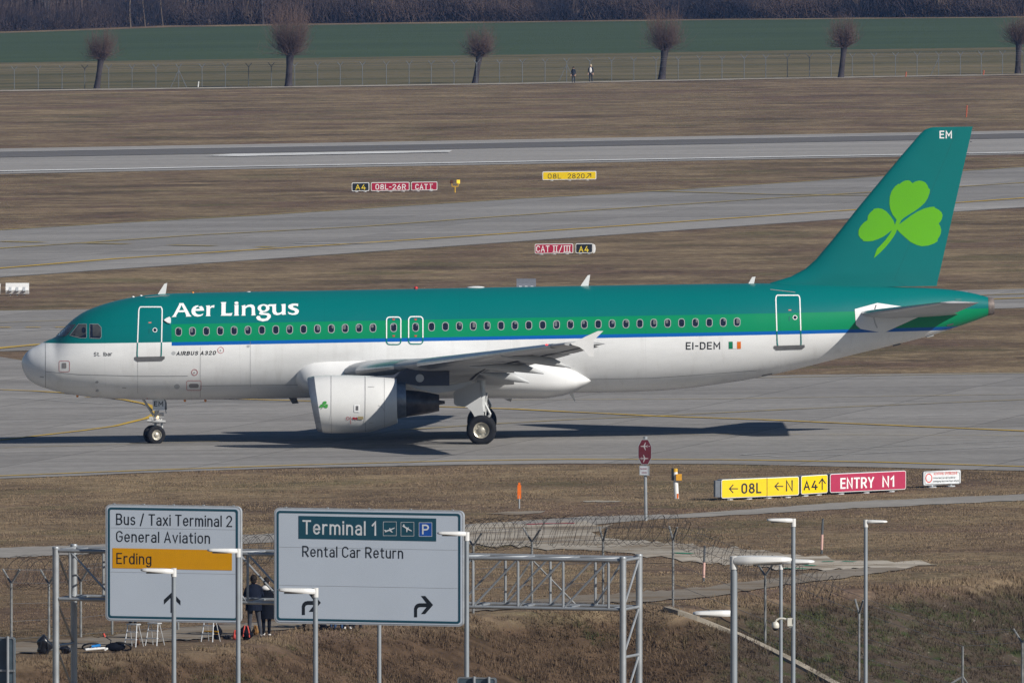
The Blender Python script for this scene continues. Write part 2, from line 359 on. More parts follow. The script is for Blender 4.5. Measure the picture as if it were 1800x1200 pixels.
def paved(name, col, stain=0.22, slab=0.0, grown=0.0):
    m, nt, p = new_mat(name); pos = N(nt, 'ShaderNodeNewGeometry').outputs['Position']
    a = noise(nt, pos, 0.06, 6, 0.65, (0.25, 1, 1)); b = noise(nt, pos, 1.7, 5, 0.7); d = noise(nt, pos, 0.5, 4, 0.6, (0.05, 1, 1)); e = noise(nt, pos, 0.16, 5, 0.7, (0.12, 1, 1))
    c = mixc(nt, ramp(nt, a, 0.3, 0.7), tuple(x * (1 - stain) for x in col), tuple(x * (1 + stain) for x in col))
    c = mixc(nt, mathn(nt, 'MULTIPLY', ramp(nt, d, 0.50, 0.70), 0.55), c, tuple(x * 0.55 for x in col))
    c = mixc(nt, mathn(nt, 'MULTIPLY', ramp(nt, e, 0.54, 0.70), 0.55), c, tuple(x * 1.35 for x in col))
    c = mixc(nt, ramp(nt, b, 0.3, 0.65), mixc(nt, 0.28, c, (0.05, 0.05, 0.05)), c)
    if grown: c = mixc(nt, mathn(nt, 'MULTIPLY', ramp(nt, noise(nt, pos, 0.55, 6, 0.75, (0.6, 1, 1)), 0.47, 0.60), grown), c, (0.17, 0.125, 0.08))
    if slab:
        br = N(nt, 'ShaderNodeTexBrick'); br.inputs['Scale'].default_value = 1.0; br.inputs['Mortar Size'].default_value = 0.035
        br.inputs['Brick Width'].default_value = slab; br.inputs['Row Height'].default_value = slab; br.offset = 0.0
        mp = N(nt, 'ShaderNodeMapping'); mp.inputs['Rotation'].default_value = (0, 0, R(14)); nt.links.new(pos, mp.inputs[0]); nt.links.new(mp.outputs[0], br.inputs['Vector'])
        br.inputs['Color1'].default_value = (0.88, 0.88, 0.88, 1); br.inputs['Color2'].default_value = (1.06, 1.06, 1.06, 1); br.inputs['Mortar'].default_value = (0.50, 0.50, 0.50, 1)
        c = mixc(nt, 1.0, c, br.outputs['Color'], 'MULTIPLY')
    nt.links.new(c, p.inputs['Base Color']); p.inputs['Roughness'].default_value = 0.95; p.inputs['Specular IOR Level'].default_value = 0.02
    bump(nt, p, b, 0.3, 0.02); return m
CONCRETE = paved('apron_concrete', (0.305, 0.292, 0.280), 0.14, 7.5)
RUNWAY = paved('runway_concrete', (0.355, 0.340, 0.325), 0.10)
RUBBER = paved('rubber_streak', (0.165, 0.160, 0.160), 0.12)
GRAVEL = paved('gravel', (0.46, 0.415, 0.35), 0.25, grown=0.75)
TRACK = paved('service_road', (0.33, 0.31, 0.285), 0.12)
DIRT = paved('dirt_path', (0.27, 0.235, 0.195), 0.2, grown=0.7)
def paint(name, col, wear):
    m, nt, p = new_mat(name); pos = N(nt, 'ShaderNodeNewGeometry').outputs['Position']
    f = noise(nt, pos, 2.2, 5, 0.7, (0.35, 1, 1)); g = noise(nt, pos, 0.25, 4, 0.6)
    c = mixc(nt, mathn(nt, 'MULTIPLY', ramp(nt, mathn(nt, 'ADD', f, mathn(nt, 'MULTIPLY', g, 0.6)), 0.70, 1.0), wear), col, (0.24, 0.235, 0.23))
    nt.links.new(c, p.inputs['Base Color']); p.inputs['Roughness'].default_value = 0.9; p.inputs['Specular IOR Level'].default_value = 0.05; return m
YELLOW = paint('yellow_marking', (0.60, 0.39, 0.05), 0.5); YTHIN = paint('worn_yellow_marking', (0.42, 0.32, 0.11), 0.9)
WHITE = paint('white_marking', (0.72, 0.72, 0.71), 0.6); WTHIN = paint('faded_white_marking', (0.50, 0.50, 0.50), 0.9)
MASKS = []
def structure(o): o['kind'] = 'structure'; return o
def densify(pts, step):
    out = []
    for i, p in enumerate(pts):
        q = pts[(i + 1) % len(pts)]; n = max(1, int(math.hypot(q[0] - p[0], (q[1] - p[1])) / step))
        for k in range(n): out.append((p[0] + (q[0] - p[0]) * k / n, p[1] + (q[1] - p[1]) * k / n))
    return out
def sheet(name, pts, mat, lift, jit=0.0, step=12, mask=True):
    pts = densify(pts, step) if jit else densify(pts, 160)
    if jit: pts = [(x, y + rng.normal(0, jit)) for x, y in pts]
    w_ = [G(*p) for p in pts]
    if mask: MASKS.append((name in ('gravel_patch', 'dirt_track'), np.array([(p.x, p.y) for p in w_])))
    me = bpy.data.meshes.new(name); me.from_pydata([(p.x, p.y, p.z + lift) for p in w_], [], [list(range(len(w_)))])
    bm = bmesh.new(); bm.from_mesh(me); bmesh.ops.triangulate(bm, faces=bm.faces)
    for f in bm.faces:
        if f.normal.z < 0: f.normal_flip()
    bm.to_mesh(me); bm.free(); me.materials.append(mat)
    o = bpy.data.objects.new(name, me); COL.objects.link(o); return structure(o)
def stripe(name, pts, wm, mat, lift, gap=None):
    """painted line of width wm metres through pixel points"""
    ws = []
    for i in range(len(pts) - 1):
        a, b = pts[i], pts[i + 1]; n = max(1, int(math.hypot(b[0] - a[0], b[1] - a[1]) / 25))
        ws += [G(a[0] + (b[0] - a[0]) * k / n, a[1] + (b[1] - a[1]) * k / n) for k in range(n)]
    ws.append(G(*pts[-1])); mb = MB(); L = []
    for i, p in enumerate(ws):
        t = ws[min(i + 1, len(ws) - 1)] - ws[max(i - 1, 0)]; nn = Vector((-t.y, t.x, 0)).normalized() * wm / 2
        L.append((p + nn, p - nn))
    for i in range(len(L) - 1):
        q = [L[i][0], L[i][1], L[i + 1][1], L[i + 1][0]]
        if gap and (i // gap) % 2: continue
        mb.add([(v.x, v.y, gz(v.x) + lift) for v in q], [(0, 1, 2, 3)])
    return structure(mb.build(name, mat))

# the ground: dense grid on the near bank, long strips beyond
mb = MB()
def grid(x0, x1, y0, y1, nx, ny):
    X, Y = np.meshgrid(np.linspace(x0, x1, nx), np.linspace(y0, y1, ny)); Z = hfun(X, Y)
    o = [(float(a), float(b), float(c)) for a, b, c in zip(X.ravel(), Y.ravel(), Z.ravel())]
    mb.add(o, [(j * nx + i, j * nx + i + 1, (j + 1) * nx + i + 1, (j + 1) * nx + i) for j in range(ny - 1) for i in range(nx - 1)])
grid(-22, 22, 353, 420, 340, 520)
grid(-22, 22, -60, 353, 23, 120); grid(-300, -22, -60, 420, 40, 120); grid(22, 300, -60, 420, 40, 120)
ys = [420, 700, 1200, 1900, 3200, 6500]; xs = [-2500, -300, -95, 0, 95, 300, 2500]
mb.add([(x, y, gz(x)) for y in ys for x in xs], [(j * 7 + i, j * 7 + i + 1, j * 7 + i + 8, j * 7 + i + 7) for j in range(5) for i in range(6)])
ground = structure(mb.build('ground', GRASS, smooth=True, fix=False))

L, Rr = -260, 2060
def ext(pts):                                         # continue a left-to-right pixel line beyond both sides of the frame
    (x0, y0), (x1, y1) = pts[0], pts[1]; (x2, y2), (x3, y3) = pts[-2], pts[-1]
    return [(L, y0 + (L - x0) * (y1 - y0) / (x1 - x0))] + pts + [(Rr, y3 + (Rr - x3) * (y3 - y2) / (x3 - x2))]
def band(name, top, bot, mat, lift, jit=0.0, step=12): return sheet(name, ext(top) + ext(bot)[::-1], mat, lift, jit, step)

# fields and woods floor
m, nt, p = new_mat('winter_crop'); pos = N(nt, 'ShaderNodeNewGeometry').outputs['Position']
c = mixc(nt, ramp(nt, noise(nt, pos, 0.05, 6, 0.7, (0.3, 1, 1)), 0.3, 0.7), (0.052, 0.078, 0.046), (0.074, 0.106, 0.058))
nt.links.new(c, p.inputs['Base Color']); p.inputs['Roughness'].default_value = 0.9; p.inputs['Specular IOR Level'].default_value = 0.03; CROP = m
m, nt, p = new_mat('forest_litter'); pos = N(nt, 'ShaderNodeNewGeometry').outputs['Position']
nt.links.new(mixc(nt, noise(nt, pos, 0.4, 5), (0.05, 0.034, 0.022), (0.10, 0.068, 0.045)), p.inputs['Base Color']); LITTER = m
m, nt, p = new_mat('rough_pasture'); pos = N(nt, 'ShaderNodeNewGeometry').outputs['Position']
c = mixc(nt, ramp(nt, noise(nt, pos, 0.05, 6, 0.7, (0.15, 1, 1)), 0.35, 0.65), (0.090, 0.088, 0.048), (0.21, 0.170, 0.102))
c = mixc(nt, ramp(nt, noise(nt, pos, 0.3, 5, 0.7), 0.55, 0.72), c, (0.05, 0.05, 0.026))
nt.links.new(c, p.inputs['Base Color']); p.inputs['Roughness'].default_value = 0.9; p.inputs['Specular IOR Level'].default_value = 0.03; PASTURE = m
WOOD_EDGE = [(0, 56), (150, 51), (300, 45), (600, 41), (900, 37.5), (1300, 33), (1800, 29)]
FIELD_TOP = [(0, 59), (150, 54), (300, 48.5), (600, 44), (900, 40.5), (1300, 35.5), (1800, 31.5)]
FIELD_BOT = [(0, 111), (450, 104), (900, 97), (1350, 90), (1800, 83.5)]
ROAD = [(0, 160.5), (450, 154.6), (900, 148), (1350, 139), (1800, 132)]
sheet('forest_floor', ext([(x, y) for x, y in WOOD_EDGE]) + [(Rr, -60), (L, -60)], LITTER, 0.03)
band('crop_field', FIELD_TOP, FIELD_BOT, CROP, 0.03)
band('pasture', FIELD_BOT, [(x, y - 1) for x, y in ROAD], PASTURE, 0.035)
band('perimeter_road', [(x, y - 1.1) for x, y in ROAD], [(x, y + 1.1) for x, y in ROAD], GRAVEL, 0.05)
# runway
RT = [(0, 262), (450, 254), (900, 246), (1800, 230)]; RB = [(0, 306.5), (450, 297.5), (900, 289.5), (1800, 272)]
band('runway', RT, RB, RUNWAY, 0.03)
band('runway_rubber_strip', [(0, 269), (450, 260.5), (900, 252), (1800, 235.5)], [(0, 278), (450, 270), (900, 261), (1800, 244)], RUBBER, 0.055)
stripe('runway_edge_line', ext([(0, 302.5), (450, 294), (900, 286), (1560, 274), (1800, 269.5)]), 2.6, WHITE, 0.08)
stripe('runway_edge_line', ext([(0, 268), (450, 260), (900, 252), (1800, 235.5)]), 1.0, WTHIN, 0.08)
sheet('runway_touchdown_marking', [(360, 275.6), (410, 272.2), (795, 266.3), (790, 269.2), (420, 276.6)], WHITE, 0.085)
# second taxiway
T2T = [(0, 404.5), (225, 391), (450, 379), (900, 350), (1100, 339.5), (1535, 311), (1800, 293.5)]
T2B = [(0, 488), (225, 472.5), (450, 457.5), (900, 426), (1100, 412), (1480, 386), (1800, 365)]
band('taxiway', T2T, T2B, CONCRETE, 0.02)
band('taxiway_shoulder', [(x, y - 13) for x, y in T2B], [(x, y - 0.5) for x, y in T2B], RUNWAY, 0.03)
stripe('taxiway_line', ext([(0, 472.5), (200, 456), (430, 441), (625, 429), (900, 411), (1500, 370), (1800, 349)]), 0.6, YELLOW, 0.05)
stripe('taxiway_line', ext([(0, 437.5), (150, 427.5), (350, 414), (625, 400), (900, 380), (1350, 350), (1800, 322)]), 0.65, YTHIN, 0.05)
stripe('taxiway_line', ext([(x, y + 0.6) for x, y in T2T]), 0.5, YTHIN, 0.045)
stripe('taxiway_line', [(0, 425.5), (150, 428.5), (275, 431.2), (480, 435.5)], 1.0, YTHIN, 0.055, 3)
stripe('taxiway_line', [(1140, 336.8), (1350, 342.5), (1500, 344.5), (1640, 345)], 0.8, YTHIN, 0.055)
stripe('taxiway_line', [(520, 429), (620, 429.5), (760, 424)], 0.5, WTHIN, 0.056)
# third taxiway and apron with the aircraft
T3T = [(0, 546.5), (150, 544), (900, 527), (1750, 509.3), (1800, 508)]
T3B = [(0, 618), (40, 616.8), (900, 575), (1750, 543), (1800, 541.5)]
band('taxiway', T3T, T3B, CONCRETE, 0.02)
stripe('taxiway_line', ext([(0, 613), (64, 606.8), (200, 598), (900, 560), (1740, 527), (1800, 525)]), 0.7, YELLOW, 0.05)
stripe('taxiway_line', [(0, 568), (150, 563), (300, 558)], 0.3, YTHIN, 0.05)
stripe('taxiway_line', [(-60, 577), (150, 576)], 0.5, YELLOW, 0.05, 1)
stripe('taxiway_line', [(1700, 521), (1800, 517.5), (1900, 514)], 0.5, YTHIN, 0.05)
stripe('taxiway_line', [(0, 584), (300, 572)], 0.25, WTHIN, 0.05)
A_T = [(0, 627.5), (40, 634), (200, 652), (700, 664), (1340, 661), (1400, 659.5), (1800, 655)]
A_B = [(0, 841.5), (150, 836), (230, 832), (500, 823), (800, 817.5), (1000, 815), (1267, 816), (1533, 821.5), (1800, 828)]
band('apron', A_T, A_B, CONCRETE, 0.02)
stripe('apron_edge_line', ext([(0, 837.5), (250, 827.8), (520, 818.6), (800, 811), (1000, 808.2), (1267, 809), (1533, 813), (1800, 821)]), 0.34, YELLOW, 0.04)
stripe('apron_line', ext([(0, 788.6), (231, 781), (413, 776), (700, 769.5), (1000, 765.3), (1355, 764.4), (1800, 766.8)]), 0.11, YTHIN, 0.04)
stripe('turn_in_line', [(-260, 681), (0, 686), (58, 688.3), (107, 691.3), (162, 697), (220, 704), (255, 711), (268, 716), (274, 722), (272, 728), (266, 732.5), (257, 736.5), (202, 750), (144, 758), (58, 768), (0, 774.5), (-260, 800)], 0.26, YELLOW, 0.045)
stripe('lead_in_line', [(150, 699), (300, 701), (450, 703.4), (560, 706.5), (772, 716), (900, 720), (1000, 725), (1151, 732.3), (1338, 738.7), (1467, 744.4), (1800, 758.7), (2060, 769)], 0.36, YELLOW, 0.045)
stripe('lead_in_line', [(700, 757), (780, 752), (880, 745.5), (1000, 738.7), (1151, 732.3), (1400, 720), (1800, 703.5), (2060, 692)], 0.26, YTHIN, 0.043)
stripe('lead_in_line', [(900, 704), (1022, 703.5), (1267, 702), (1533, 698), (1800, 694), (2060, 690)], 0.22, YTHIN, 0.043)
stripe('apron_edge_line', [(900, 668), (1333, 665), (1800, 656.8), (2060, 652)], 0.3, YTHIN, 0.043)
stripe('stand_marking', [(1302, 799.8), (1500, 788.5), (1800, 774.8)], 0.14, WTHIN, 0.043)
stripe('stand_marking', [(1302, 799.8), (1369, 803.5), (1500, 799), (1800, 784.6)], 0.14, WTHIN, 0.043)
for a, b in (((0, 744), (380, 727)), ((40, 718), (420, 712)), ((860, 737), (1180, 725)), ((300, 712), (540, 706)), ((1150, 748), (1800, 726)), ((1500, 752), (1800, 750)), ((20, 700), (200, 712))):
    stripe('faded_joint_line', [a, b], 0.10, WTHIN, 0.042)
# near service road, gravel, dirt track
sheet('service_road', [(Rr, 858), (1800, 869), (1500, 882), (1200, 904), (1030, 908), (850, 920), (640, 932), (430, 940), (180, 957), (0, 963.5), (L, 970), (L, 992), (0, 981), (180, 972.5), (430, 956), (640, 946), (850, 934), (1000, 926), (1150, 913), (1250, 908), (1500, 893.5), (1800, 880), (Rr, 869)], TRACK, 0.02, 0.4, 20)
sheet('gravel_patch', [(760, 930), (850, 921), (990, 921), (1080, 924), (1040, 936), (1060, 946), (1180, 955), (1330, 968), (1500, 985), (1620, 987), (1655, 992), (1600, 998), (1400, 1002), (1250, 990), (1050, 968), (900, 962), (800, 957), (740, 945)], GRAVEL, 0.026, 1.9)
sheet('dirt_track', [(L, 1150), (0, 1133), (160, 1121), (330, 1104), (500, 1092), (680, 1076), (830, 1062), (1000, 1050), (1200, 1037), (1350, 1019), (1450, 1004), (1530, 998), (1600, 1000), (1500, 1015), (1380, 1029), (1240, 1051), (1100, 1060), (830, 1075), (640, 1097), (500, 1106), (340, 1124), (160, 1138), (0, 1153), (L, 1175)], DIRT, 0.032, 1.1)
stripe('chalk_line', [(925, 923), (965, 921.5), (1010, 921)], 0.35, paint('red_marking', (0.45, 0.06, 0.09), 0.8), 0.045)
GREENP = paint('green_marking', (0.03, 0.30, 0.17), 0.6)
for a, b in (((1184, 973), (1217, 974.5)), ((1445, 988.5), (1466, 988)), ((1481, 988), (1504, 988.4)), ((1378, 1000), (1418, 1001)), ((1413, 995), (1434, 995.5))):
    stripe('chalk_line', [a, b], 0.3, GREENP, 0.045)
sheet('gravel_patch', [(1020, 881), (1060, 879.5), (1095, 881), (1085, 882.6), (1030, 883)], GRAVEL, 0.02, 0.3)
sheet('gravel_patch', [(850, 903), (900, 899), (960, 898), (950, 902), (900, 905)], DIRT, 0.02, 0.3)

# grass tufts standing on the bank and on the near airfield grass
def inside(px, py, poly):
    r = np.zeros(len(px), bool); n = len(poly); j = n - 1
    for i in range(n):
        xi, yi = poly[i]; xj, yj = poly[j]
        cnd = ((yi > py) != (yj > py)) & (px < (xj - xi) * (py - yi) / (yj - yi + 1e-12) + xi); r ^= cnd; j = i
    return r
def tufts(n, y0, y1, h0, h1, wd, name, seed, bank=False):
    g = np.random.default_rng(seed); y = g.uniform(y0, y1, n); x = g.uniform(-1, 1, n) * y * 0.0435
    keep = np.ones(n, bool)
    for soft, pl in MASKS:
        if pl[:, 1].max() < y0 or pl[:, 1].min() > y1: continue
        keep &= ~(inside(x, y, pl) & ((g.random(n) > .16) if soft else True))
    keep &= (vnoise(x, y, 1.3, 11) + vnoise(x, y, 0.5, 12) * 0.7) > -0.30
    if bank: keep &= y < np.interp(x, CX, CY) + 0.5
    x, y = x[keep], y[keep]; n = len(x); z = hfun(x, y); nb = 4
    hh = (h0 + (h1 - h0) * g.random(n) ** 1.5) * (0.75 + 1.2 * (vnoise(x, y, 2.3, 13) + 0.3).clip(0, 1))
    V = np.zeros((n, nb, 3, 3), np.float32)
    for k in range(nb):
        a = g.uniform(0, 2 * np.pi, n); ln = g.uniform(0.1, 0.75, n) * hh; ox = g.normal(0, 0.06, n); oy = g.normal(0, 0.06, n); b = g.uniform(0, np.pi, n); ww = wd * g.uniform(0.5, 1.3, n)
        V[:, k, 0] = np.stack([x + ox - np.cos(b) * ww, y + oy - np.sin(b) * ww, z - 0.02], 1)
        V[:, k, 1] = np.stack([x + ox + np.cos(b) * ww, y + oy + np.sin(b) * ww, z - 0.02], 1)
        V[:, k, 2] = np.stack([x + ox + np.cos(a) * ln, y + oy + np.sin(a) * ln, z + hh * g.uniform(0.6, 1, n)], 1)
    nv = n * nb * 3; me = bpy.data.meshes.new(name); me.vertices.add(nv); me.vertices.foreach_set('co', V.ravel())
    me.loops.add(nv); me.loops.foreach_set('vertex_index', np.arange(nv, dtype=np.int32)); me.polygons.add(nv // 3)
    me.polygons.foreach_set('loop_start', np.arange(0, nv, 3, dtype=np.int32)); me.update(); me.validate()
    me.materials.append(BLADE); o = bpy.data.objects.new(name, me); COL.objects.link(o)
    return tag(o, kind='stuff')
m, nt, p = new_mat('grass_blade'); pos = N(nt, 'ShaderNodeNewGeometry').outputs['Position']
c = mixc(nt, ramp(nt, noise(nt, pos, 0.085, 5, 0.68, (.45, 1, 1)), 0.36, 0.64), (0.165, 0.118, 0.080), (0.285, 0.215, 0.140))
c = mixc(nt, mathn(nt, 'MULTIPLY', ramp(nt, noise(nt, pos, 0.43, 5, 0.7, (.5, 1, 1)), 0.50, 0.66), 0.7), c, (0.130, 0.088, 0.062))
c = mixc(nt, mathn(nt, 'MULTIPLY', ramp(nt, noise(nt, pos, 0.3, 6, 0.7), 0.57, 0.70), 0.6), c, (0.105, 0.115, 0.045))
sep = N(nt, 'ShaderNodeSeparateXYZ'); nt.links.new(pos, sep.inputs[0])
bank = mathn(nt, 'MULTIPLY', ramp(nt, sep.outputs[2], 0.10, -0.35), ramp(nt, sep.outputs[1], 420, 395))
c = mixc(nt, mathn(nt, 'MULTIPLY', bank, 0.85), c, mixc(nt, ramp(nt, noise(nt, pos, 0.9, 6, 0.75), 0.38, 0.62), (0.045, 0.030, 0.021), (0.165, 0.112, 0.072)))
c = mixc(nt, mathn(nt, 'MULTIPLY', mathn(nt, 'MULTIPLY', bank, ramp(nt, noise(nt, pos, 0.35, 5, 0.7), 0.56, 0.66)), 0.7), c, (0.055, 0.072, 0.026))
mask = mathn(nt, 'MULTIPLY', ramp(nt, sep.outputs[0], 5.0, 7.5), ramp(nt, sep.outputs[2], 0.05, -0.3))
c = mixc(nt, mathn(nt, 'MULTIPLY', mask, 0.9), c, mixc(nt, ramp(nt, noise(nt, pos, 0.9, 5, 0.7), 0.50, 0.64), (0.090, 0.068, 0.050), (0.058, 0.082, 0.030)))
nt.links.new(c, p.inputs['Base Color']); p.inputs['Roughness'].default_value = 0.9; p.inputs['Specular IOR Level'].default_value = 0.05; BLADE = m
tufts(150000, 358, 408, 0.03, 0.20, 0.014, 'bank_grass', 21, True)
tufts(150000, 376, 478, 0.012, 0.055, 0.018, 'airfield_grass', 22)

# concrete edging running down into the cutting
pts = [GT(*q) for q in ((1172, 1071), (1195, 1078), (1225, 1088), (1262, 1103), (1300, 1119), (1340, 1138), (1385, 1160), (1430, 1184), (1470, 1206), (1500, 1222))]
mb = MB()
rings = []
for i, p_ in enumerate(pts):
    t = (pts[min(i + 1, len(pts) - 1)] - pts[max(0, i - 1)]); nn = Vector((-t.y, t.x, 0)).normalized() * 0.15
    rings.append([p_ + nn - Vector((0, 0, .3)), p_ - nn - Vector((0, 0, .3)), p_ - nn + Vector((0, 0, .10)), p_ + nn + Vector((0, 0, .10))])
mb.loft(rings); structure(mb.build('concrete_kerb', M('edging_concrete', (0.30, 0.265, 0.215), 0.9, var=0.3, scale=1.5)))

# ------------------------------------------------------------------ far woods, trees
BARK = M('grey_bark', (0.050, 0.044, 0.048), 0.9, var=0.35, scale=1.2); PALEBARK = M('pale_bark', (0.125, 0.098, 0.078), 0.9, var=0.3, scale=1.0)
TWIG = M('twig_brown', (0.125, 0.086, 0.074), 0.9, var=0.3, scale=0.3); m, nt, p = new_mat('wood_twigs'); pos = N(nt, 'ShaderNodeNewGeometry').outputs['Position']
c = mixc(nt, ramp(nt, noise(nt, pos, 0.09, 4, 0.6, (1, .4, 1)), 0.40, 0.60), (0.024, 0.023, 0.032), (0.074, 0.054, 0.050)); c = mixc(nt, ramp(nt, noise(nt, pos, 0.5, 3, 0.6), 0.55, 0.68), c, (0.10, 0.075, 0.062))
nt.links.new(c, p.inputs['Base Color']); p.inputs['Roughness'].default_value = 0.95; p.inputs['Specular IOR Level'].default_value = 0.05; WTWIG = m
def twig_mesh(name, segs, mat, parent=None):
    """segs: array (n, 8): p0, p1, r0, r1 -> one mesh of three-sided tapered twigs"""
    S = np.asarray(segs, np.float64); p0, p1 = S[:, :3], S[:, 3:6]; d = p1 - p0; d /= np.linalg.norm(d, axis=1, keepdims=True) + 1e-9
    ref = np.where(np.abs(d[:, 2:3]) > 0.9, np.array([[1., 0, 0]]), np.array([[0, 0, 1.]])); a = np.cross(d, ref); a /= np.linalg.norm(a, axis=1, keepdims=True) + 1e-9; b = np.cross(d, a)
    V = np.zeros((len(S), 6, 3))
    for k in range(3):
        t = 2 * np.pi * k / 3; o = a * math.cos(t) + b * math.sin(t); V[:, k] = p0 + o * S[:, 6:7]; V[:, 3 + k] = p1 + o * S[:, 7:8]
    base = (np.arange(len(S)) * 6)[:, None]; q = np.array([0, 1, 4, 3, 1, 2, 5, 4, 2, 0, 3, 5])[None, :]
    idx = (base + q).ravel().astype(np.int32); me = bpy.data.meshes.new(name); me.vertices.add(len(S) * 6); me.vertices.foreach_set('co', V.ravel().astype(np.float32))
    me.loops.add(len(idx)); me.loops.foreach_set('vertex_index', idx); me.polygons.add(len(S) * 3); me.polygons.foreach_set('loop_start', np.arange(0, len(idx), 4, dtype=np.int32))
    me.update(); me.validate(); me.materials.append(mat); o = bpy.data.objects.new(name, me); COL.objects.link(o)
    if parent: o.parent = parent
    return o
def edge_d(px): return G(px, float(np.interp(px, [q[0] for q in WOOD_EDGE], [q[1] for q in WOOD_EDGE])))
# the mass of the wood
segs = []
for i in range(1300):
    px = rng.uniform(-140, 1940); e = edge_d(px); dy = 3 + 95 * rng.random() ** 1.1; y = e.y + dy; x = e.x * y / e.y + rng.normal(0, 0.5); z = gz(x); h = rng.uniform(10, 17); r = rng.uniform(0.07, 0.24)
    lean = rng.normal(0, 0.09, 2); pts = [(x, y, z - .2), (x + lean[0] * h * .45, y + lean[1] * h * .45, z + h * .5), (x + lean[0] * h, y + lean[1] * h, z + h)]
    segs += [(*pts[0], *pts[1], r, r * .7), (*pts[1], *pts[2], r * .7, r * .2)]
    for k in range(7):
        hh = rng.uniform(0.18, 0.98) * h; a = rng.uniform(0, 6.28); ln = rng.uniform(1.2, 3.2); q = (x + lean[0] * hh, y + lean[1] * hh, z + hh)
        segs.append((*q, q[0] + math.cos(a) * ln, q[1] + math.sin(a) * ln, q[2] + rng.uniform(.4, 2.2), r * .35, r * .08))
for i in range(38000):                                   # shrubs and undergrowth along the edge and inside
    px = rng.uniform(-140, 1940); e = edge_d(px); dens = float(vnoise(np.array([px]), np.array([3.0]), 70, 5)[0]); dy = -1.2 + 5 * dens + 55 * rng.random() ** 1.7
    y = e.y + dy; x = e.x * y / e.y; z = gz(x); h = (1.0 + 2.4 * (dens + .5) + rng.uniform(0, 1.6)) * (0.7 + 0.6 * rng.random()); z0 = z + rng.random() * h * .6; a = rng.uniform(0, 6.28); ln = rng.uniform(.3, 2.2)
    segs.append((x, y, z0, x + math.cos(a) * ln, y + math.sin(a) * ln * .6, z0 + h * rng.uniform(.35, 1.0), .045, .012))
tag(twig_mesh('woodland', segs, WTWIG), kind='stuff')
def bare_tree(px, h, r, mat, lean, label):
    e = edge_d(px); x, y = e.x, e.y - 0.5; t = thing('bare_tree', label, 'tree', (x, y, gz(x)), 0, 'bare trees at the front of the wood')
    mb = MB(); P = [Vector((lean * h * q + math.sin(q * 9 + px) * .18, math.cos(q * 7 + px) * .15, h * q - .1)) for q in np.linspace(0, 1, 9)]
    mb.path(P, [r * .7 * (1 - .8 * q) for q in np.linspace(0, 1, 9)], 7); mb.build('trunk', mat, t, True); sg = []
    for k in range(60):
        q = rng.uniform(.25, 1); p = Vector((lean * h * q, 0, h * q)); a = rng.uniform(0, 6.28); ln = rng.uniform(.6, 2.4) * (1.2 - q * .6); e2 = p + Vector((math.cos(a) * ln, math.sin(a) * ln, ln * rng.uniform(.4, 1.1)))
        sg.append((*p, *e2, r * .3 * (1.2 - q), .012))
        for j in range(3):
            s_ = p.lerp(e2, rng.uniform(.4, 1)); a2 = rng.uniform(0, 6.28); l2 = ln * .45; sg.append((*s_, s_.x + math.cos(a2) * l2, s_.y + math.sin(a2) * l2, s_.z + l2 * .7, .018, .008))
    twig_mesh('crown', sg, WTWIG, t); return t
for px, h, r, pale, lean, lab in ((229, 13, .17, 1, .035, 'pale crooked bare tree at the wood edge, first trunk right of the leftmost pollard'),
        (253, 12, .13, 1, .0, 'pale straight bare tree just right of the brightest trunk at the wood edge'),
        (285, 14, .12, 1, -.01, 'slender pale bare tree at the wood edge midway between the two leftmost pollards'),
        (324, 13, .11, 1, .02, 'slender pale bare tree at the wood edge above open green field'),
        (461, 14, .26, 0, .03, 'thick dark bare tree at the wood edge just left of the tall pollard willow'),
        (432, 12, .14, 1, .06, 'pale leaning bare tree at the wood edge left of the thick dark trunk'),
        (655, 13, .14, 1, -.02, 'pale bare tree at the wood edge right of the tall bushy pollard'),
        (1005, 14, .20, 0, .01, 'dark bare tree at the wood edge in the middle of the picture'),
        (1442, 14, .22, 0, -.03, 'dark bare tree at the wood edge left of the small pollard near the aircraft fin'),
        (1648, 14, .30, 1, .05, 'thick pale leaning bare tree at the wood edge high above the aircraft fin'),
        (1757, 13, .2, 0, .0, 'dark bare tree at the wood edge beside the rightmost pollard')):
    bare_tree(px, h, r, PALEBARK if pale else BARK, lean, lab)
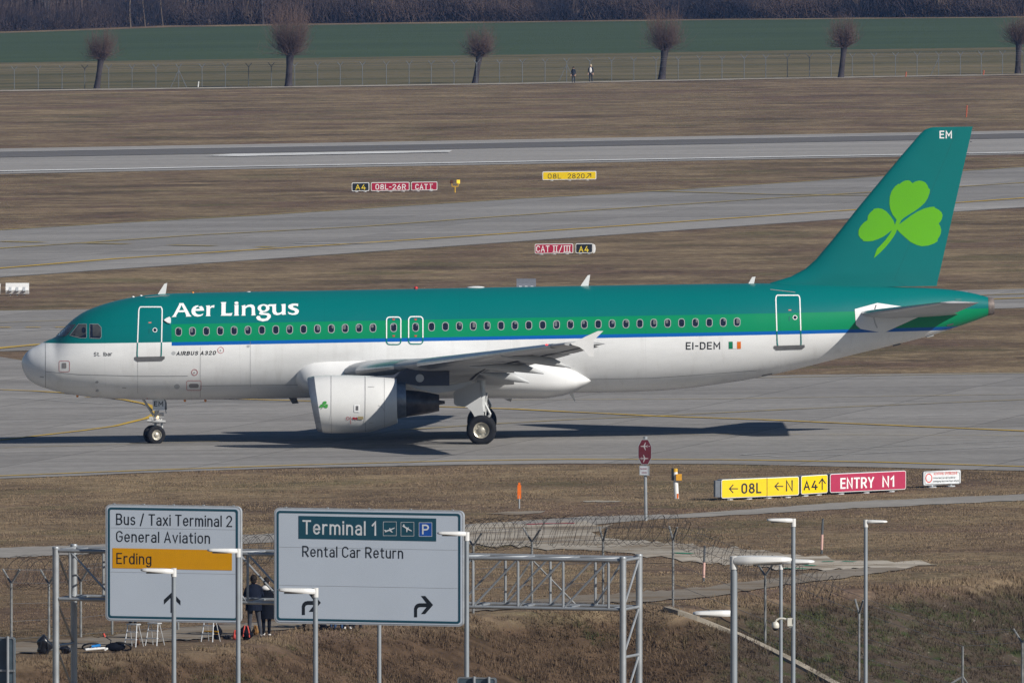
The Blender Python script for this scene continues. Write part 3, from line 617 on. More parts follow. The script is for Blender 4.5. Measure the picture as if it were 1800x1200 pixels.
def pollard(px, py, hpx, wpx, lean, trunk, label, n=440):
    g = G(px, py); s = pxm(g.y); h = hpx / s; wd = wpx / s; th = h * trunk
    t = thing('pollard_willow', label, 'tree', (g.x, g.y, g.z), 0, 'pollard willows along the perimeter road')
    mb = MB(); tx = lean / s; r = .31 if wpx < 65 else .37
    P = [Vector((tx * q, 0, th * q)) for q in (-.03, .1, .3, .6, .85, 1, 1.06)]
    mb.path(P, [r * 1.15, r * 1.02, r * .9, r * .84, r * 1.0, r * 1.15, r * .5], 10); top = Vector((tx, 0, th)); sg = []
    for k in range(7):
        a = k * .9 + px; e = top + Vector((math.cos(a) * r * 1.7, math.sin(a) * r * 1.7, r * (0.8 + .3 * (k % 3)))); mb.path([top - Vector((0, 0, .3)), e], [r * .5, r * .28], 7)
    mb.build('trunk', BARK, t, True)
    ax_, ph = rng.uniform(.85, 1.2), rng.uniform(0, 6.28)
    for k in range(n):
        a = rng.uniform(0, 6.28); el = R(rng.uniform(-12, 90)) if k % 4 else R(rng.uniform(35, 90)); u = (.25 + .85 * rng.random() ** .8) * (1 + .16 * math.sin(3 * a + ph) * math.cos(el)) * ax_ ** math.copysign(1, math.cos(a + ph))
        st = top + Vector((math.cos(a), math.sin(a), 0)) * r * rng.uniform(.1, 1.3) + Vector((0, 0, rng.uniform(-.4, .9) * r * 2)); hor = wd * .68 * math.cos(el) ** .8 * u; ver = (h - th) * (math.sin(el) * .95 + .10) * u
        d1 = Vector((math.cos(a) * hor, math.sin(a) * hor, ver)); ln = d1.length; mid = st + d1 * .5 + Vector((math.cos(a), math.sin(a), -.5)) * .10 * ln; e = st + d1
        sg += [(*st, *mid, .017, .009), (*mid, *e, .009, .003)]
        for q in range(2): f = st.lerp(mid, rng.uniform(.5, 1)) if q else mid.lerp(e, rng.uniform(0, .6)); sg.append((*f, f.x + rng.normal(0, .16) * ln, f.y + rng.normal(0, .16) * ln, f.z + rng.uniform(.15, .45) * ln, .009, .004))
    twig_mesh('crown', sg, TWIG, t)
pollard(170, 157, 106, 56, 8, .52, 'small round pollard willow beside the far perimeter fence, leftmost of the row')
pollard(507, 153, 142, 76, 3, .42, 'tall bushy pollard willow with a straight trunk, second from the left at the fence', 640)
pollard(835, 147, 101, 60, 8, .50, 'small round pollard willow beside the far fence, nearest the middle of the picture')
pollard(1163, 140.5, 126, 70, 6, .44, 'tall wispy pollard willow beside the far fence, just right of the two distant walkers', 480)
pollard(1478, 137, 106, 54, 6, .54, 'small round pollard willow beside the far fence, second from the right in the row')
pollard(1789, 130, 106, 58, 2, .52, 'pollard willow beside the far fence, partly cut by the right edge of the frame')

# ------------------------------------------------------------------ far perimeter fence
GALV = M('galvanised_steel', (0.36, 0.38, 0.40), 0.5, 0.55, var=0.15, scale=3)
GALVF = M('fence_steel', (0.155, 0.17, 0.185), 0.7, 0.2, var=0.15, scale=3)
fr = G(900, 147.5); t = thing('perimeter_fence', 'long far wire fence with Y-topped steel posts beside the perimeter road', 'fence', fr)
def fpt(px):
    y = float(np.interp(px, [-300, 0, 450, 900, 1350, 1800, 2100], [162.8, 159, 153, 146.6, 137.6, 130.6, 126])); return G(px, y) - fr
FP = [-60, -17, 25, 67, 109, 149, 191, 232, 274, 314, 355, 396, 437, 477, 518, 558, 598, 637, 679, 719, 758, 798, 838, 878, 918, 958, 996, 1037, 1075, 1114, 1153, 1192, 1230, 1269, 1308, 1346, 1384, 1423, 1461, 1498, 1536, 1574, 1612, 1650, 1688, 1725, 1762, 1800, 1838, 1876]
tops = []
for i, px in enumerate(FP):
    b = fpt(px); mb = MB(); hh = 2.0; mb.tube(b - Vector((0, 0, .1)), b + Vector((0, 0, hh)), .036, n=6)
    for sx in (-1, 1): mb.tube(b + Vector((0, 0, hh - .02)), b + Vector((sx * .32, 0, hh + .38)), .035, n=5)
    mb.build('post', GALVF, t); tops.append(b)
    if px in (314, 996, 1650):
        mb = MB()
        for sx in ((-1, 1) if px != 1650 else (-1,)): mb.tube(b + Vector((0, 0, 1.75)), b + Vector((sx * .8, 0, 0)), .035, n=5)
        mb.build('brace', GALVF, t)
mb = MB()
for z in (.05, .7, 1.35, 1.95, 2.15, 2.36):
    for a, b in zip(tops[:-1], tops[1:]): mb.tube(a + Vector((0, -.02, z)), b + Vector((0, -.02, z)), .010, n=3, caps=False)
mb.build('wire', GALVF, t)

# ------------------------------------------------------------------ the airliner
AY = 500.0
AC = thing('jet_airliner', 'green and white passenger jet with a clover on its tail, taxiing across the apron', 'airplane', (0, AY, 0))
AC.rotation_euler = (0, -0.018, 0)
_Mi = (Matrix.Translation((0, AY, 0)) @ Matrix.Rotation(-0.018, 4, 'Y')).inverted()
def lc(px, py, v): return _Mi @ At(px, py, AY - v)
def pchip(x, y, xi):
    x = np.asarray(x, float); y = np.asarray(y, float); h = np.diff(x); d = np.diff(y) / h; m = np.zeros(len(x))
    m[0] = d[0]; m[-1] = d[-1]
    for i in range(1, len(x) - 1):
        if d[i - 1] * d[i] > 0:
            w1 = 2 * h[i] + h[i - 1]; w2 = h[i] + 2 * h[i - 1]; m[i] = (w1 + w2) / (w1 / d[i - 1] + w2 / d[i])
    xi = np.clip(xi, x[0], x[-1]); k = np.clip(np.searchsorted(x, xi) - 1, 0, len(h) - 1); t = (xi - x[k]) / h[k]
    return (y[k] * (1 + 2 * t) * (1 - t) ** 2 + m[k] * h[k] * t * (1 - t) ** 2 + y[k + 1] * t * t * (3 - 2 * t) + m[k + 1] * h[k] * t * t * (t - 1))
TOP = [(38, 639), (38.6, 633), (41.5, 626.2), (46, 620), (53, 614), (62, 609), (72, 603.6), (84, 597.8), (98, 591.5), (107, 582.5), (117, 571.5), (125, 564), (133, 557.5), (149, 547.5), (170.6, 538.5), (192, 531.6), (213, 526.4), (240, 521.2), (266.7, 517.8), (293, 516), (339, 514.7), (450, 512.5), (600, 510), (900, 504.5), (1330, 498), (1420, 499.5), (1498, 502), (1594, 504.8), (1642, 506.6), (1682, 510.3), (1714, 516), (1737.5, 522.4), (1746, 526)]
BOT = [(38, 640), (38.6, 645), (41, 652), (44, 658), (48, 664), (58.7, 672.6), (68, 677.5), (80, 682), (106.7, 689.2), (144, 695.6), (186.7, 699.8), (253, 702), (346, 702.4), (450, 700.8), (700, 696), (1040, 690), (1093, 689), (1147, 687), (1200, 683), (1253, 676.3), (1330, 664), (1410, 646), (1490, 625.5), (1570, 606.3), (1630, 591), (1670, 578.5), (1710, 565), (1737.5, 554.4), (1746, 551.5)]
NX = lc(38, 639.5, 0).x
def prof(lst): P = [lc(a, b, 0) for a, b in lst]; return np.sqrt(np.maximum([p.x - NX for p in P], 0)), np.array([p.z for p in P])
ST, ZT_ = prof(TOP); SB, ZB_ = prof(BOT)
BU = np.sqrt([0, .04, .12, .3, .6, 1, 1.5, 2, 3, 4, 5, 6, 8, 24, 26, 28, 30, 32, 34, 36, 37.6]); BV = [0, .2, .37, .6, .86, 1.12, 1.36, 1.54, 1.76, 1.88, 1.945, 1.97, 1.975, 1.975, 1.95, 1.84, 1.62, 1.31, .95, .56, .28]
SG = np.linspace(0, math.sqrt(37.5), 900); TG = pchip(ST, ZT_, SG); BG = pchip(SB, ZB_, SG); WG = pchip(BU, BV, SG)
def sec(x):
    s = math.sqrt(max(x - NX, 0)); t = np.interp(s, SG, TG); b = np.interp(s, SG, BG); return (t + b) / 2, max((t - b) / 2, 1e-3), max(float(np.interp(s, SG, WG)), 1e-3)
def fmap(px, py, off=0.006):
    v = 1.9
    for _ in range(7):
        p = lc(px, py, v); zc, a, b = sec(p.x); q = (p.z - zc) / a; v = b * math.sqrt(max(1 - q * q, 0.0))
    p = lc(px, py, v); zc, a, b = sec(p.x); n = Vector((0, -v / (b * b), (p.z - zc) / (a * a)))
    n = n.normalized() if n.length > 1e-6 else Vector((0, -1, 0)); return Vector((p.x, -v, p.z)) + n * off
def conf(name, vf, mat, parent, off=0.006, mp=fmap, sx=9, sy=3.0):
    vs, fs = bisected(vf[0], vf[1], sx, sy); mb = MB(); mb.add([mp(x, y, off + z * LAYER) for x, y, z in vs], fs)
    o = mb.build(name, mat, parent, fix=False); me = o.data
    bm = bmesh.new(); bm.from_mesh(me)
    for f in bm.faces:
        if f.normal.y > 0: f.normal_flip()
    bm.to_mesh(me); bm.free(); return o
def poly(pts): return list(pts), [list(range(len(pts)))]
def frame(outer, w_): inner = inset_pts(outer, w_); return ring2d(outer, inner)
Z_GT = lc(900, 559.3, 1.95).z; Z_BT = lc(900, 590.5, 1.95).z; Z_BB = lc(900, 596.8, 1.95).z; X_ST = lc(301.3, 585, 1.95).x; X_END = lc(1737.5, 535, 0.3).x
TEAL = (0.0, 0.152, 0.150); GREEN = (0.0, 0.235, 0.098); BLUE = (0.0, 0.108, 0.410); WHT = (0.86, 0.86, 0.855)
def gt(nt, a, b): return mathn(nt, 'GREATER_THAN', a, b)
def livery(name, invert=False):
    m, nt, p = new_mat(name); tc = N(nt, 'ShaderNodeTexCoord').outputs['Object']; s = N(nt, 'ShaderNodeSeparateXYZ'); nt.links.new(tc, s.inputs[0]); X, Z = s.outputs[0], s.outputs[2]
    if invert: c = mixc(nt, gt(nt, Z, Z_BT), (0.0, 0.19, 0.17), WHT)
    else:
        dirt = mixc(nt, ramp(nt, noise(nt, tc, 0.5, 6, 0.65, (0.5, 1, 1.6)), 0.35, 0.75), WHT, (0.70, 0.70, 0.69))
        streak = noise(nt, tc, 1.4, 4, 0.6, (2.0, 1, 0.12)); dirt = mixc(nt, mathn(nt, 'MULTIPLY', ramp(nt, streak, 0.54, 0.76), 0.30), dirt, (0.50, 0.48, 0.45))
        band_ = mixc(nt, gt(nt, Z, Z_BB), dirt, BLUE); band_ = mixc(nt, gt(nt, Z, Z_BT), band_, GREEN); band_ = mixc(nt, gt(nt, Z, Z_GT), band_, TEAL)
        front = mixc(nt, gt(nt, Z, Z_BT), dirt, TEAL); c = mixc(nt, gt(nt, X, X_ST), front, band_)
        # fine skin joints every few frames
        br = N(nt, 'ShaderNodeTexBrick'); br.inputs['Scale'].default_value = 1; br.inputs['Brick Width'].default_value = 5.2; br.inputs['Row Height'].default_value = 2.35; br.inputs['Mortar Size'].default_value = 0.006; br.offset = 0.37
        cb = N(nt, 'ShaderNodeCombineXYZ'); nt.links.new(X, cb.inputs[0]); nt.links.new(Z, cb.inputs[1]); nt.links.new(cb.outputs[0], br.inputs['Vector'])
        br.inputs['Color1'].default_value = br.inputs['Color2'].default_value = (1, 1, 1, 1); br.inputs['Mortar'].default_value = (0.86, 0.86, 0.86, 1)
        c = mixc(nt, 1.0, c, br.outputs['Color'], 'MULTIPLY')
    nt.links.new(mathn(nt, 'ADD', 0.27, mathn(nt, 'MULTIPLY', noise(nt, tc, 0.9, 5, 0.6), 0.16)), p.inputs['Roughness']); bump(nt, p, noise(nt, tc, 1.1, 3, 0.5), 0.12, 0.02)
    nt.links.new(c, p.inputs['Base Color']); p.inputs['Specular IOR Level'].default_value = 0.35; p.inputs['Coat Weight'].default_value = 0.08; p.inputs['Coat Roughness'].default_value = 0.08
    return m
LIV = livery('airliner_paint'); DOORLINE = livery('door_outline_paint', True)
P_TEAL = M('teal_paint', TEAL, 0.32, var=0.03, scale=0.6, coat=0.08); P_WHITE = M('white_paint', (.76, .76, .755), 0.35, var=0.04, scale=1.2, coat=0.3); P_LET = M('white_lettering', (0.84, 0.84, 0.84), 0.4, var=0.02)
P_GREY = M('light_grey_paint', (0.46, 0.47, 0.48), 0.45, var=0.08, scale=0.9); P_DGREY = M('dark_grey_panel', (0.13, 0.13, 0.135), 0.5, var=0.15); P_BARE = M('bare_metal', (0.55, 0.56, 0.58), 0.30, 0.85, var=0.08)
P_BLACK = M('black_lettering', (0.015, 0.017, 0.02), 0.5, var=0.1); P_RED = M('red_marking_paint', (0.45, 0.03, 0.04), 0.5); P_GLASS = M('dark_window_glass', (0.012, 0.017, 0.032), 0.12, var=0.3, scale=9, coat=0.4); P_FRAME = M('window_frame_metal', (0.44, 0.46, 0.46), 0.4, 0.3)
P_SEAM = M('panel_seam', (0.30, 0.30, 0.30), 0.7); P_TYRE = M('tyre_rubber', (0.018, 0.019, 0.022), 0.75, var=0.25, scale=7); P_RIM = M('wheel_rim', (0.50, 0.47, 0.40), 0.4, 0.5, var=0.2, scale=10)
P_SHAM = M('lime_green_paint', (0.115, 0.420, 0.008), 0.38, var=0.03, scale=0.5, coat=0.05); P_DTEAL = M('dark_teal_seam', (0.0, 0.13, 0.125), 0.5); P_HOT = M('burnt_exhaust_metal', (0.085, 0.080, 0.082), 0.38, 0.8, var=0.35, scale=3); P_STRUT = M('gear_strut_paint', (0.50, 0.51, 0.51), 0.4, 0.2)
P_BLIND = M('window_blind', (0.13, 0.14, 0.16), 0.5)

# fuselage skin
rings = []
for s in np.linspace(0.05, math.sqrt(X_END - NX), 150):
    zc, a, b = sec(NX + s * s); rings.append([Vector((NX + s * s, -b * math.cos(t), zc + a * math.sin(t))) for t in np.linspace(0, 2 * math.pi, 72, endpoint=False)])
mb = MB(); mb.loft(rings); fus = mb.build('fuselage', LIV, AC, True)
zc, a, b = sec(X_END); mb = MB(); R_ = []
for dx, q in ((0, 1.012), (.16, .93), (.23, .82), (.235, .66), (.1, .6)): R_.append([Vector((X_END + dx, -b * q * math.cos(t), zc + a * q * math.sin(t))) for t in np.linspace(0, 2 * math.pi, 32, endpoint=False)])
mb.loft(R_); mb.build('tail_exhaust', M('tail_exhaust_metal', (0.16, 0.135, 0.125), 0.6, 0.25, var=0.35), AC, True)
sv, sf = [], []
for ln, w_ in (([(79.5, 600.5), (80, 622), (80, 660), (80, 680)], .8), ([(80, 653), (140, 658), (240, 660.8), (330, 660.6)], .7), ([(352, 676.5), (352, 698)], .6), ([(242, 617), (242, 690)], .4), ([(352, 610), (352, 668)], .5), ([(1022, 667), (1147, 664.5), (1330, 651)], .6), ([(352, 678), (530, 676)], .7), ([(440, 600), (440, 680)], .4)):
    a_, b_ = line2d(ln, w_); o_ = len(sv); sv += a_; sf += [[i + o_ for i in f] for f in b_]
conf('panel_seam', (sv, sf), P_SEAM, AC, 0.004)

# cabin windows: a metal frame with its pane
WX = [(313.9 + 24.41 * i, 583 - 8.8 * (24.41 * i) / 444) for i in range(15)] + [(758.6 + 24.41 * i, 574.1 - 8.1 * (24.41 * i) / 537) for i in range(23)]
def cabin_window(cx, cy, parent, nm='cabin_window'):
    o_ = rrect(cx - 5.9, cy - 7.9, cx + 5.9, cy + 7.9, 5.2, 4); f = conf(nm, ring2d(o_, inset_pts(o_, 1.25)), P_FRAME, parent, 0.008, sx=None, sy=None)
    i_ = rrect(cx - 4.9, cy - 6.9, cx + 4.9, cy + 6.9, 4.4, 4); conf('pane', poly(i_), P_GLASS, f, 0.005, sx=None, sy=3)
    r_ = random.random()
    if r_ < 0.55:
        hgt = random.uniform(2, 9); side = random.choice((-3.6, -1, .6)); conf('blind', poly(rrect(cx + side, cy - 6.2, cx + min(3.9, side + 4.6), cy - 6.2 + hgt, 1.6, 3)), P_BLIND if r_ < .3 else P_DGREY, f, 0.007, sx=None, sy=3)
for cx, cy in WX: cabin_window(cx, cy, AC)
# doors and overwing exits
def door(nm, o_, w_, sill=None, win=None):
    d = conf(nm, frame(o_, w_), DOORLINE, AC, 0.012)
    if sill: conf('door_sill', poly(sill), P_DGREY, d, 0.016)
    if win:
        conf('door_window', ring2d(circ(*win, 4.1), circ(*win, 3.0)), P_LET, d, 0.014, sx=None, sy=None); conf('pane', poly(circ(*win, 3.1)), P_GLASS, d, 0.010, sx=None)
    return d
def door_pts(xl0, xr0, y0, xl1, xr1, y1, r=3.2):
    base = rrect(0, 0, 1, 1, 0.09, 4, 0.05); hgt = y1 - y0; out = []
    for u, v in base:
        uu = u; l = xl0 + (xl1 - xl0) * v; r_ = xr0 + (xr1 - xr0) * v; out.append((l + (r_ - l) * uu, y0 + hgt * (0.5 + (v - .5))))
    return out
d1 = door('cabin_door', door_pts(243.3, 286.3, 538.7, 239.8, 284.5, 630.3), 2.0, [(236.5, 627), (289.5, 626), (289.5, 630), (285, 634), (242, 635), (236.5, 631.5)], (272.4, 580))
d4 = door('cabin_door', door_pts(1362.6, 1406.8, 518.2, 1365.6, 1409.6, 610.6), 2.0, [(1360.5, 607.5), (1414.5, 605.8), (1414.5, 610), (1410, 613.3), (1365, 615), (1360.5, 611.5)], (1397.5, 558))
for d, x0, y0 in ((d1, 261, 567), (d4, 1386, 545)):
    conf('door_marking', poly([(x0, y0 - 1), (x0 + 5, y0 - 1), (x0 + 5, y0 + 1), (x0, y0 + 1)]), M('pale_red_marking', (.6, .22, .18), .5), d, 0.008, sx=None, sy=None)
    conf('door_handle', (line2d([(x0 + 1.5, y0 + 11), (x0 + 1.5, y0 + 19)], 1.2)), P_DTEAL, d, 0.010, sx=None)
for x0, x1, y0, y1, wx, wy in ((678.6, 705.6, 556.4, 606.3, 692, 575.6), (717.4, 744.4, 555.6, 605.5, 730.6, 575)):
    d = conf('overwing_exit', ring2d(*[(lambda q: (q, inset_pts(q, 1.9)))(rrect(x0, y0, x1, y1, 6.5, 6, 6))][0]), DOORLINE, AC, 0.012)
    cabin_window(wx, wy, d, 'exit_window')
    for yy, s_ in ((561.5, 2.6), (590.3, 2.4)): conf('exit_marking', poly([(wx - s_, yy - 1.3), (wx + s_, yy - 1.3), (wx + s_ * .6, yy + 1.5), (wx - s_ * .6, yy + 1.5)]), M('exit_red', (.5, .06, .05), .5), d, 0.009, sx=None, sy=None)
# cockpit windows
CW = [[(98.3, 590.6), (107, 582), (118.5, 571.6), (133.8, 570.0), (129, 576.5), (121, 586.8), (117, 590.3), (108, 591.3)],
      [(137.8, 569.6), (152.4, 569.2), (152.4, 593.2), (150, 594.6), (140, 594.2), (122.6, 590), (122.8, 588.6)],
      [(157.6, 569.4), (172.4, 569.4), (178.2, 575.2), (178.4, 592), (175.8, 595.4), (157.4, 594.6)]]
for i, q in enumerate(CW):
    f = conf('cockpit_window', ring2d(densify(q, 2.5), inset_pts(densify(q, 2.5), 0.65)), P_FRAME if i else P_DGREY, AC, 0.014, sx=None, sy=None)
    conf('pane', poly(inset_pts(densify(q, 2.5), 0.4)), M('cockpit_glass', (0.060, 0.063, 0.064), 0.12, var=0.5, scale=2.2, coat=0.5), f, 0.008, sx=3, sy=2.5)
    if i == 1:
        conf('pilot', poly(circ(147.3, 580.5, 3.6, 5.2)), P_GLASS, f, 0.0125, sx=None); conf('dashboard', poly([(128, 590.6), (131, 587.5), (151.5, 587), (151.8, 593.4), (140, 593.4)]), P_GLASS, f, 0.0115, sx=None)
    if i == 2: conf('pillar', poly([(158, 570.2), (162.5, 570.2), (163.2, 591.2), (178, 591.2), (175.4, 594.6), (158, 594)]), P_GLASS, f, 0.0115, sx=None)
# lettering on the fuselage
LS, LO = 7.5, (295, 515)
def tz(pts): return [(LO[0] + x / LS, LO[1] + y / LS) for x, y in pts]
GL = []
def glyph(outer, hole=None):
    if not hole: GL.append(poly(tz(outer))); return
    o_ = tz(outer); h = tz(hole); k = min(((i, j) for i in range(len(o_)) for j in range(len(h))), key=lambda q: (o_[q[0]][0] - h[q[1]][0]) ** 2 + (o_[q[0]][1] - h[q[1]][1]) ** 2)
    ar = lambda p: sum(p[i - 1][0] * p[i][1] - p[i][0] * p[i - 1][1] for i in range(len(p)))
    if ar(o_) * ar(h) > 0: h = h[::-1]; k = (k[0], len(h) - 1 - k[1])
    i, j = k; GL.append(poly(o_[:i + 1] + h[j:] + h[:j + 1] + o_[i:]))
glyph([(50, 317), (72, 297), (150, 150), (146, 137), (207, 133), (290, 283), (313, 310), (236, 312), (244, 300), (226, 252), (136, 254), (108, 300), (113, 314)], [(150, 230), (214, 227), (180, 160)])
glyph([(478, 228), (470, 195), (445, 172), (405, 163), (365, 168), (332, 188), (313, 220), (311, 250), (325, 285), (355, 305), (395, 312), (435, 305), (460, 290), (470, 268), (455, 277), (430, 286), (400, 285), (375, 272), (364, 252), (362, 237), (478, 233)], [(367, 212), (378, 191), (396, 184), (414, 190), (424, 208)])
glyph([(500, 168), (556, 163), (556, 185), (575, 170), (595, 163), (616, 160), (610, 196), (590, 190), (570, 195), (558, 210), (555, 285), (563, 305), (498, 306), (508, 290), (510, 185)])
glyph([(696, 122), (772, 120), (764, 140), (762, 260), (768, 270), (820, 268), (853, 262), (838, 300), (696, 300), (706, 285), (708, 140)])
glyph([(872, 160), (932, 155), (930, 280), (938, 298), (870, 300), (880, 285), (880, 170)]); GL.append(poly(tz(circ(905, 133, 27, 19))))
glyph([(968, 170), (1020, 157), (1022, 178), (1055, 158), (1095, 150), (1130, 160), (1147, 185), (1150, 270), (1160, 293), (1098, 296), (1106, 280), (1105, 205), (1095, 188), (1075, 182), (1050, 188), (1024, 205), (1020, 280), (1028, 297), (966, 299), (978, 285), (978, 180)])
glyph(circ(1262, 200, 79, 52), circ(1262, 200, 33, 33))
glyph([(1318, 160), (1335, 150), (1430, 148), (1425, 170), (1427, 240), (1440, 262), (1465, 265), (1498, 250), (1505, 235), (1503, 165), (1490, 150), (1552, 143), (1552, 270), (1560, 285), (1505, 287), (1500, 272), (1470, 288), (1435, 293), (1395, 280), (1378, 250), (1378, 185), (1365, 172), (1335, 178)])
glyph([(1222, 240), (1205, 262), (1203, 278), (1230, 288), (1290, 290), (1311, 300), (1309, 322), (1285, 338), (1240, 338), (1218, 322), (1216, 304), (1181, 302), (1162, 325), (1185, 356), (1250, 375), (1318, 362), (1358, 322), (1358, 290), (1330, 268), (1260, 262), (1250, 252), (1262, 246)])
glyph([(1718, 142), (1716, 178), (1690, 168), (1665, 167), (1645, 178), (1660, 192), (1700, 205), (1725, 225), (1728, 250), (1712, 275), (1680, 288), (1640, 290), (1595, 278), (1580, 245), (1605, 258), (1640, 268), (1670, 262), (1680, 248), (1665, 232), (1620, 218), (1592, 200), (1585, 178), (1598, 157), (1640, 142), (1680, 140)])
gv, gf = [], []
for v_, f_ in GL: o_ = len(gv); gv += v_; gf += [[i + o_ for i in f] for f in f_]
conf('airline_lettering', (gv, gf), P_LET, AC, 0.008, sx=12, sy=2.5)
def skew(vf, x0, k): return [(v[0], v[1] - (v[0] - x0) * k, v[2] if len(v) > 2 else 0.0) for v in vf[0]], vf[1]
conf('name_lettering', skew(text2d('St.  Ibar', 165, 197.3, 625.8, 7.0), 165, .016), P_BLACK, AC, 0.007, sx=None)
conf('registration_lettering', skew(text2d('EI-DEM', 1205.8, 1266, 614.2, 13.0, 0.02), 1206, .010), P_BLACK, AC, 0.007, sx=None)
conf('type_lettering', skew(text2d('AIRBUS A320', 310, 379, 624.4, 7.0, 0.075, 0.22), 310, .016), P_BLACK, AC, 0.007, sx=None)
conf('maker_emblem', poly(circ(305.3, 620.3, 3.6, 3.3)), P_GREY, AC, 0.006, sx=None)
for x0, x1, mm in ((1281, 1287.8, M('flag_green', (0, .2, .09), .5)), (1288.2, 1295.2, P_LET), (1295.6, 1302.4, M('flag_orange', (.75, .17, .01), .5))): conf('flag', poly([(x0, 600.3), (x1, 600.2), (x1, 612.8), (x0, 612.9)]), mm, AC, 0.007, sx=None)
for c_, r_, rr_ in (((388, 615.3), 5.7, 4.9), ((342, 654.2), 5.6, 4.7)):
    conf('port_marking', ring2d(circ(*c_, r_), circ(*c_, rr_)), P_RED, AC, 0.006, sx=None, sy=None); conf('static_port', poly(circ(c_[0] - .5, c_[1] + .4, 1.0)), P_DGREY, AC, 0.012, sx=None)
for q, inner in ((rrect(103.5, 634, 122.6, 653.5, 3, 4, 4), rrect(109, 637.5, 116.6, 646.8, 1)), (rrect(327.8, 668.4, 353.8, 686, 3, 4, 4), rrect(332, 674, 349.4, 681.2, 3.4))):
    conf('hatch_marking', ring2d(q, inset_pts(q, .7)), P_RED, AC, 0.006, sx=None, sy=None); conf('service_hatch', poly(inner), M('hatch_grey', (.23, .22, .22), .5), AC, 0.008, sx=None)
for cx, cy in ((170.5, 671), (171, 686), (436.5, 608.3), (311, 679)): conf('probe', poly(circ(cx, cy, 2.6 if cx != 311 else 5, 2.3 if cx != 311 else 4.4)), P_GREY, AC, 0.010, sx=None)
for a_, b_ in (((167, 672), (173, 670.5)), ((168, 686.5), (172, 685.5)), ((215, 681), (222, 681.2)), ((70, 661.5), (77, 662.5)), ((255, 523), (298, 519.5)), ((1354, 509), (1398, 514))): conf('panel_seam', line2d([a_, b_], 1.0), P_SEAM, AC, 0.012, sx=None)
mb = MB(); c_ = fmap(294, 563.6, 0.0); mb.prism([(288, 563.5), (293, 560), (298, 557.8), (300.3, 560), (300.6, 566), (299, 569.2), (294, 567.8)], lambda x, y, d: fmap(x, y, d), -0.05, 0.06); mb.build('ice_light_fairing', P_WHITE, AC)
# antennas and small fittings along the spine and belly
def blade(nm, q, th, mat):
    mb = MB(); mb.prism(q, lambda x, y, d: lc(x, y, d), -th, th); return mb.build(nm, mat, AC)
blade('blade_antenna', [(277.5, 519), (278, 516), (289, 498.7), (294, 497.3), (290.7, 519)], .03, P_WHITE); blade('blade_antenna', [(1020.5, 505), (1021, 501.5), (1033, 484), (1037.5, 482.8), (1034, 505)], .03, P_WHITE)
blade('blade_antenna', [(1315.5, 500), (1316, 497.5), (1322, 487), (1328, 486), (1325, 500)], .03, P_WHITE)
blade('belly_antenna', [(507, 698), (521, 698), (525, 708.5), (514, 709.5)], .03, P_DGREY); blade('belly_antenna', [(998, 688), (1007, 687.5), (1012, 708.5)], .03, P_WHITE); blade('belly_antenna', [(885, 701), (900, 700), (898, 706)], .03, P_GREY)
for px, py, rx, rz in ((836, 505.4, 16, 2.6), (437, 513, 4, 1.2), (234, 522, 2.7, 1.8), (248, 520, 2.7, 1.8)): mb = MB(); mb.ell(lc(px, py, 0), (rx / 45.6, .25 if rx > 3 else .06, rz / 45.6)); mb.build('antenna_dome', P_WHITE, AC, True)
mb = MB(); mb.ell(lc(731, 506.3, 0), (.08, .08, .07)); mb.build('beacon_light', M('beacon_red', (.5, .03, .03), .3), AC, True)
for px, py in ((339, 515.2), (136, 695.5), (325, 703.5), (361, 703.5)): mb = MB(); mb.ell(lc(px, py, 0), (.05, .05, .06)); mb.build('drain_mast', M('orange_fitting', (.75, .25, .02), .4), AC, True)
blade('pin_flag', [(256.5, 691.5), (259, 691.5), (260, 701), (257.5, 701)], .5, P_RED)

# belly fairing
mb = MB(); R_ = []
for px, f in ((517, .03), (519, .32), (524, .52), (534, .72), (552, .88), (580, .97), (620, 1), (860, 1), (920, .985), (960, .92), (990, .76), (1012, .55), (1030, .3), (1039, .12), (1041, .02)):
    rear = px > 900; cy = 661 + (rear and (px - 900) / 141 * 10 or 0) - .0165 * (px - 700) * .35; p = lc(px, cy, 1.9); hh = .93 * f; hw = 1.25 + .90 * min(1, f * 1.15); ring = []
    for t in np.linspace(0, 2 * math.pi, 56, endpoint=False):
        ct, st_ = math.cos(t), math.sin(t); n_ = 2.7
        ring.append(Vector((p.x, math.copysign(abs(ct) ** (2 / n_), ct) * hw * (1 if f > .3 else .95), p.z + math.copysign(abs(st_) ** (2 / n_), st_) * hh)))
    R_.append(ring)
mb.loft(R_); mb.build('belly_fairing', P_WHITE, AC, True)

# wings
def naca(c): return [(1 - math.cos(math.pi * i / c)) / 2 for i in range(c + 1)]
XI = naca(16)
def yt(x, t): return 5 * t * (.2969 * math.sqrt(x) - .126 * x - .3516 * x * x + .2843 * x ** 3 - .1015 * x ** 4)
WS = [(0.9, (575, 660.5), 7.5, 3.2, .15), (2.0, (600, 655), 6.7, 3.0, .15), (4.2, (660, 648), 5.3, 2.2, .13), (6.4, (724, 640.5), 3.95, 1.6, .12), (11.5, (853, 623.5), 2.85, 0.9, .11), (17.0, (992, 604.8), 1.55, 0.3, .105)]
WST = [(v, lc(*p, v), c, R(i), t) for v, p, c, i, t in WS]
def wst(v):
    for a_, b_ in zip(WST[:-1], WST[1:]):
        if v <= b_[0]: break
    q = (v - a_[0]) / (b_[0] - a_[0]); return a_[1].lerp(b_[1], q), a_[2] + (b_[2] - a_[2]) * q, a_[3] + (b_[3] - a_[3]) * q, a_[4] + (b_[4] - a_[4]) * q
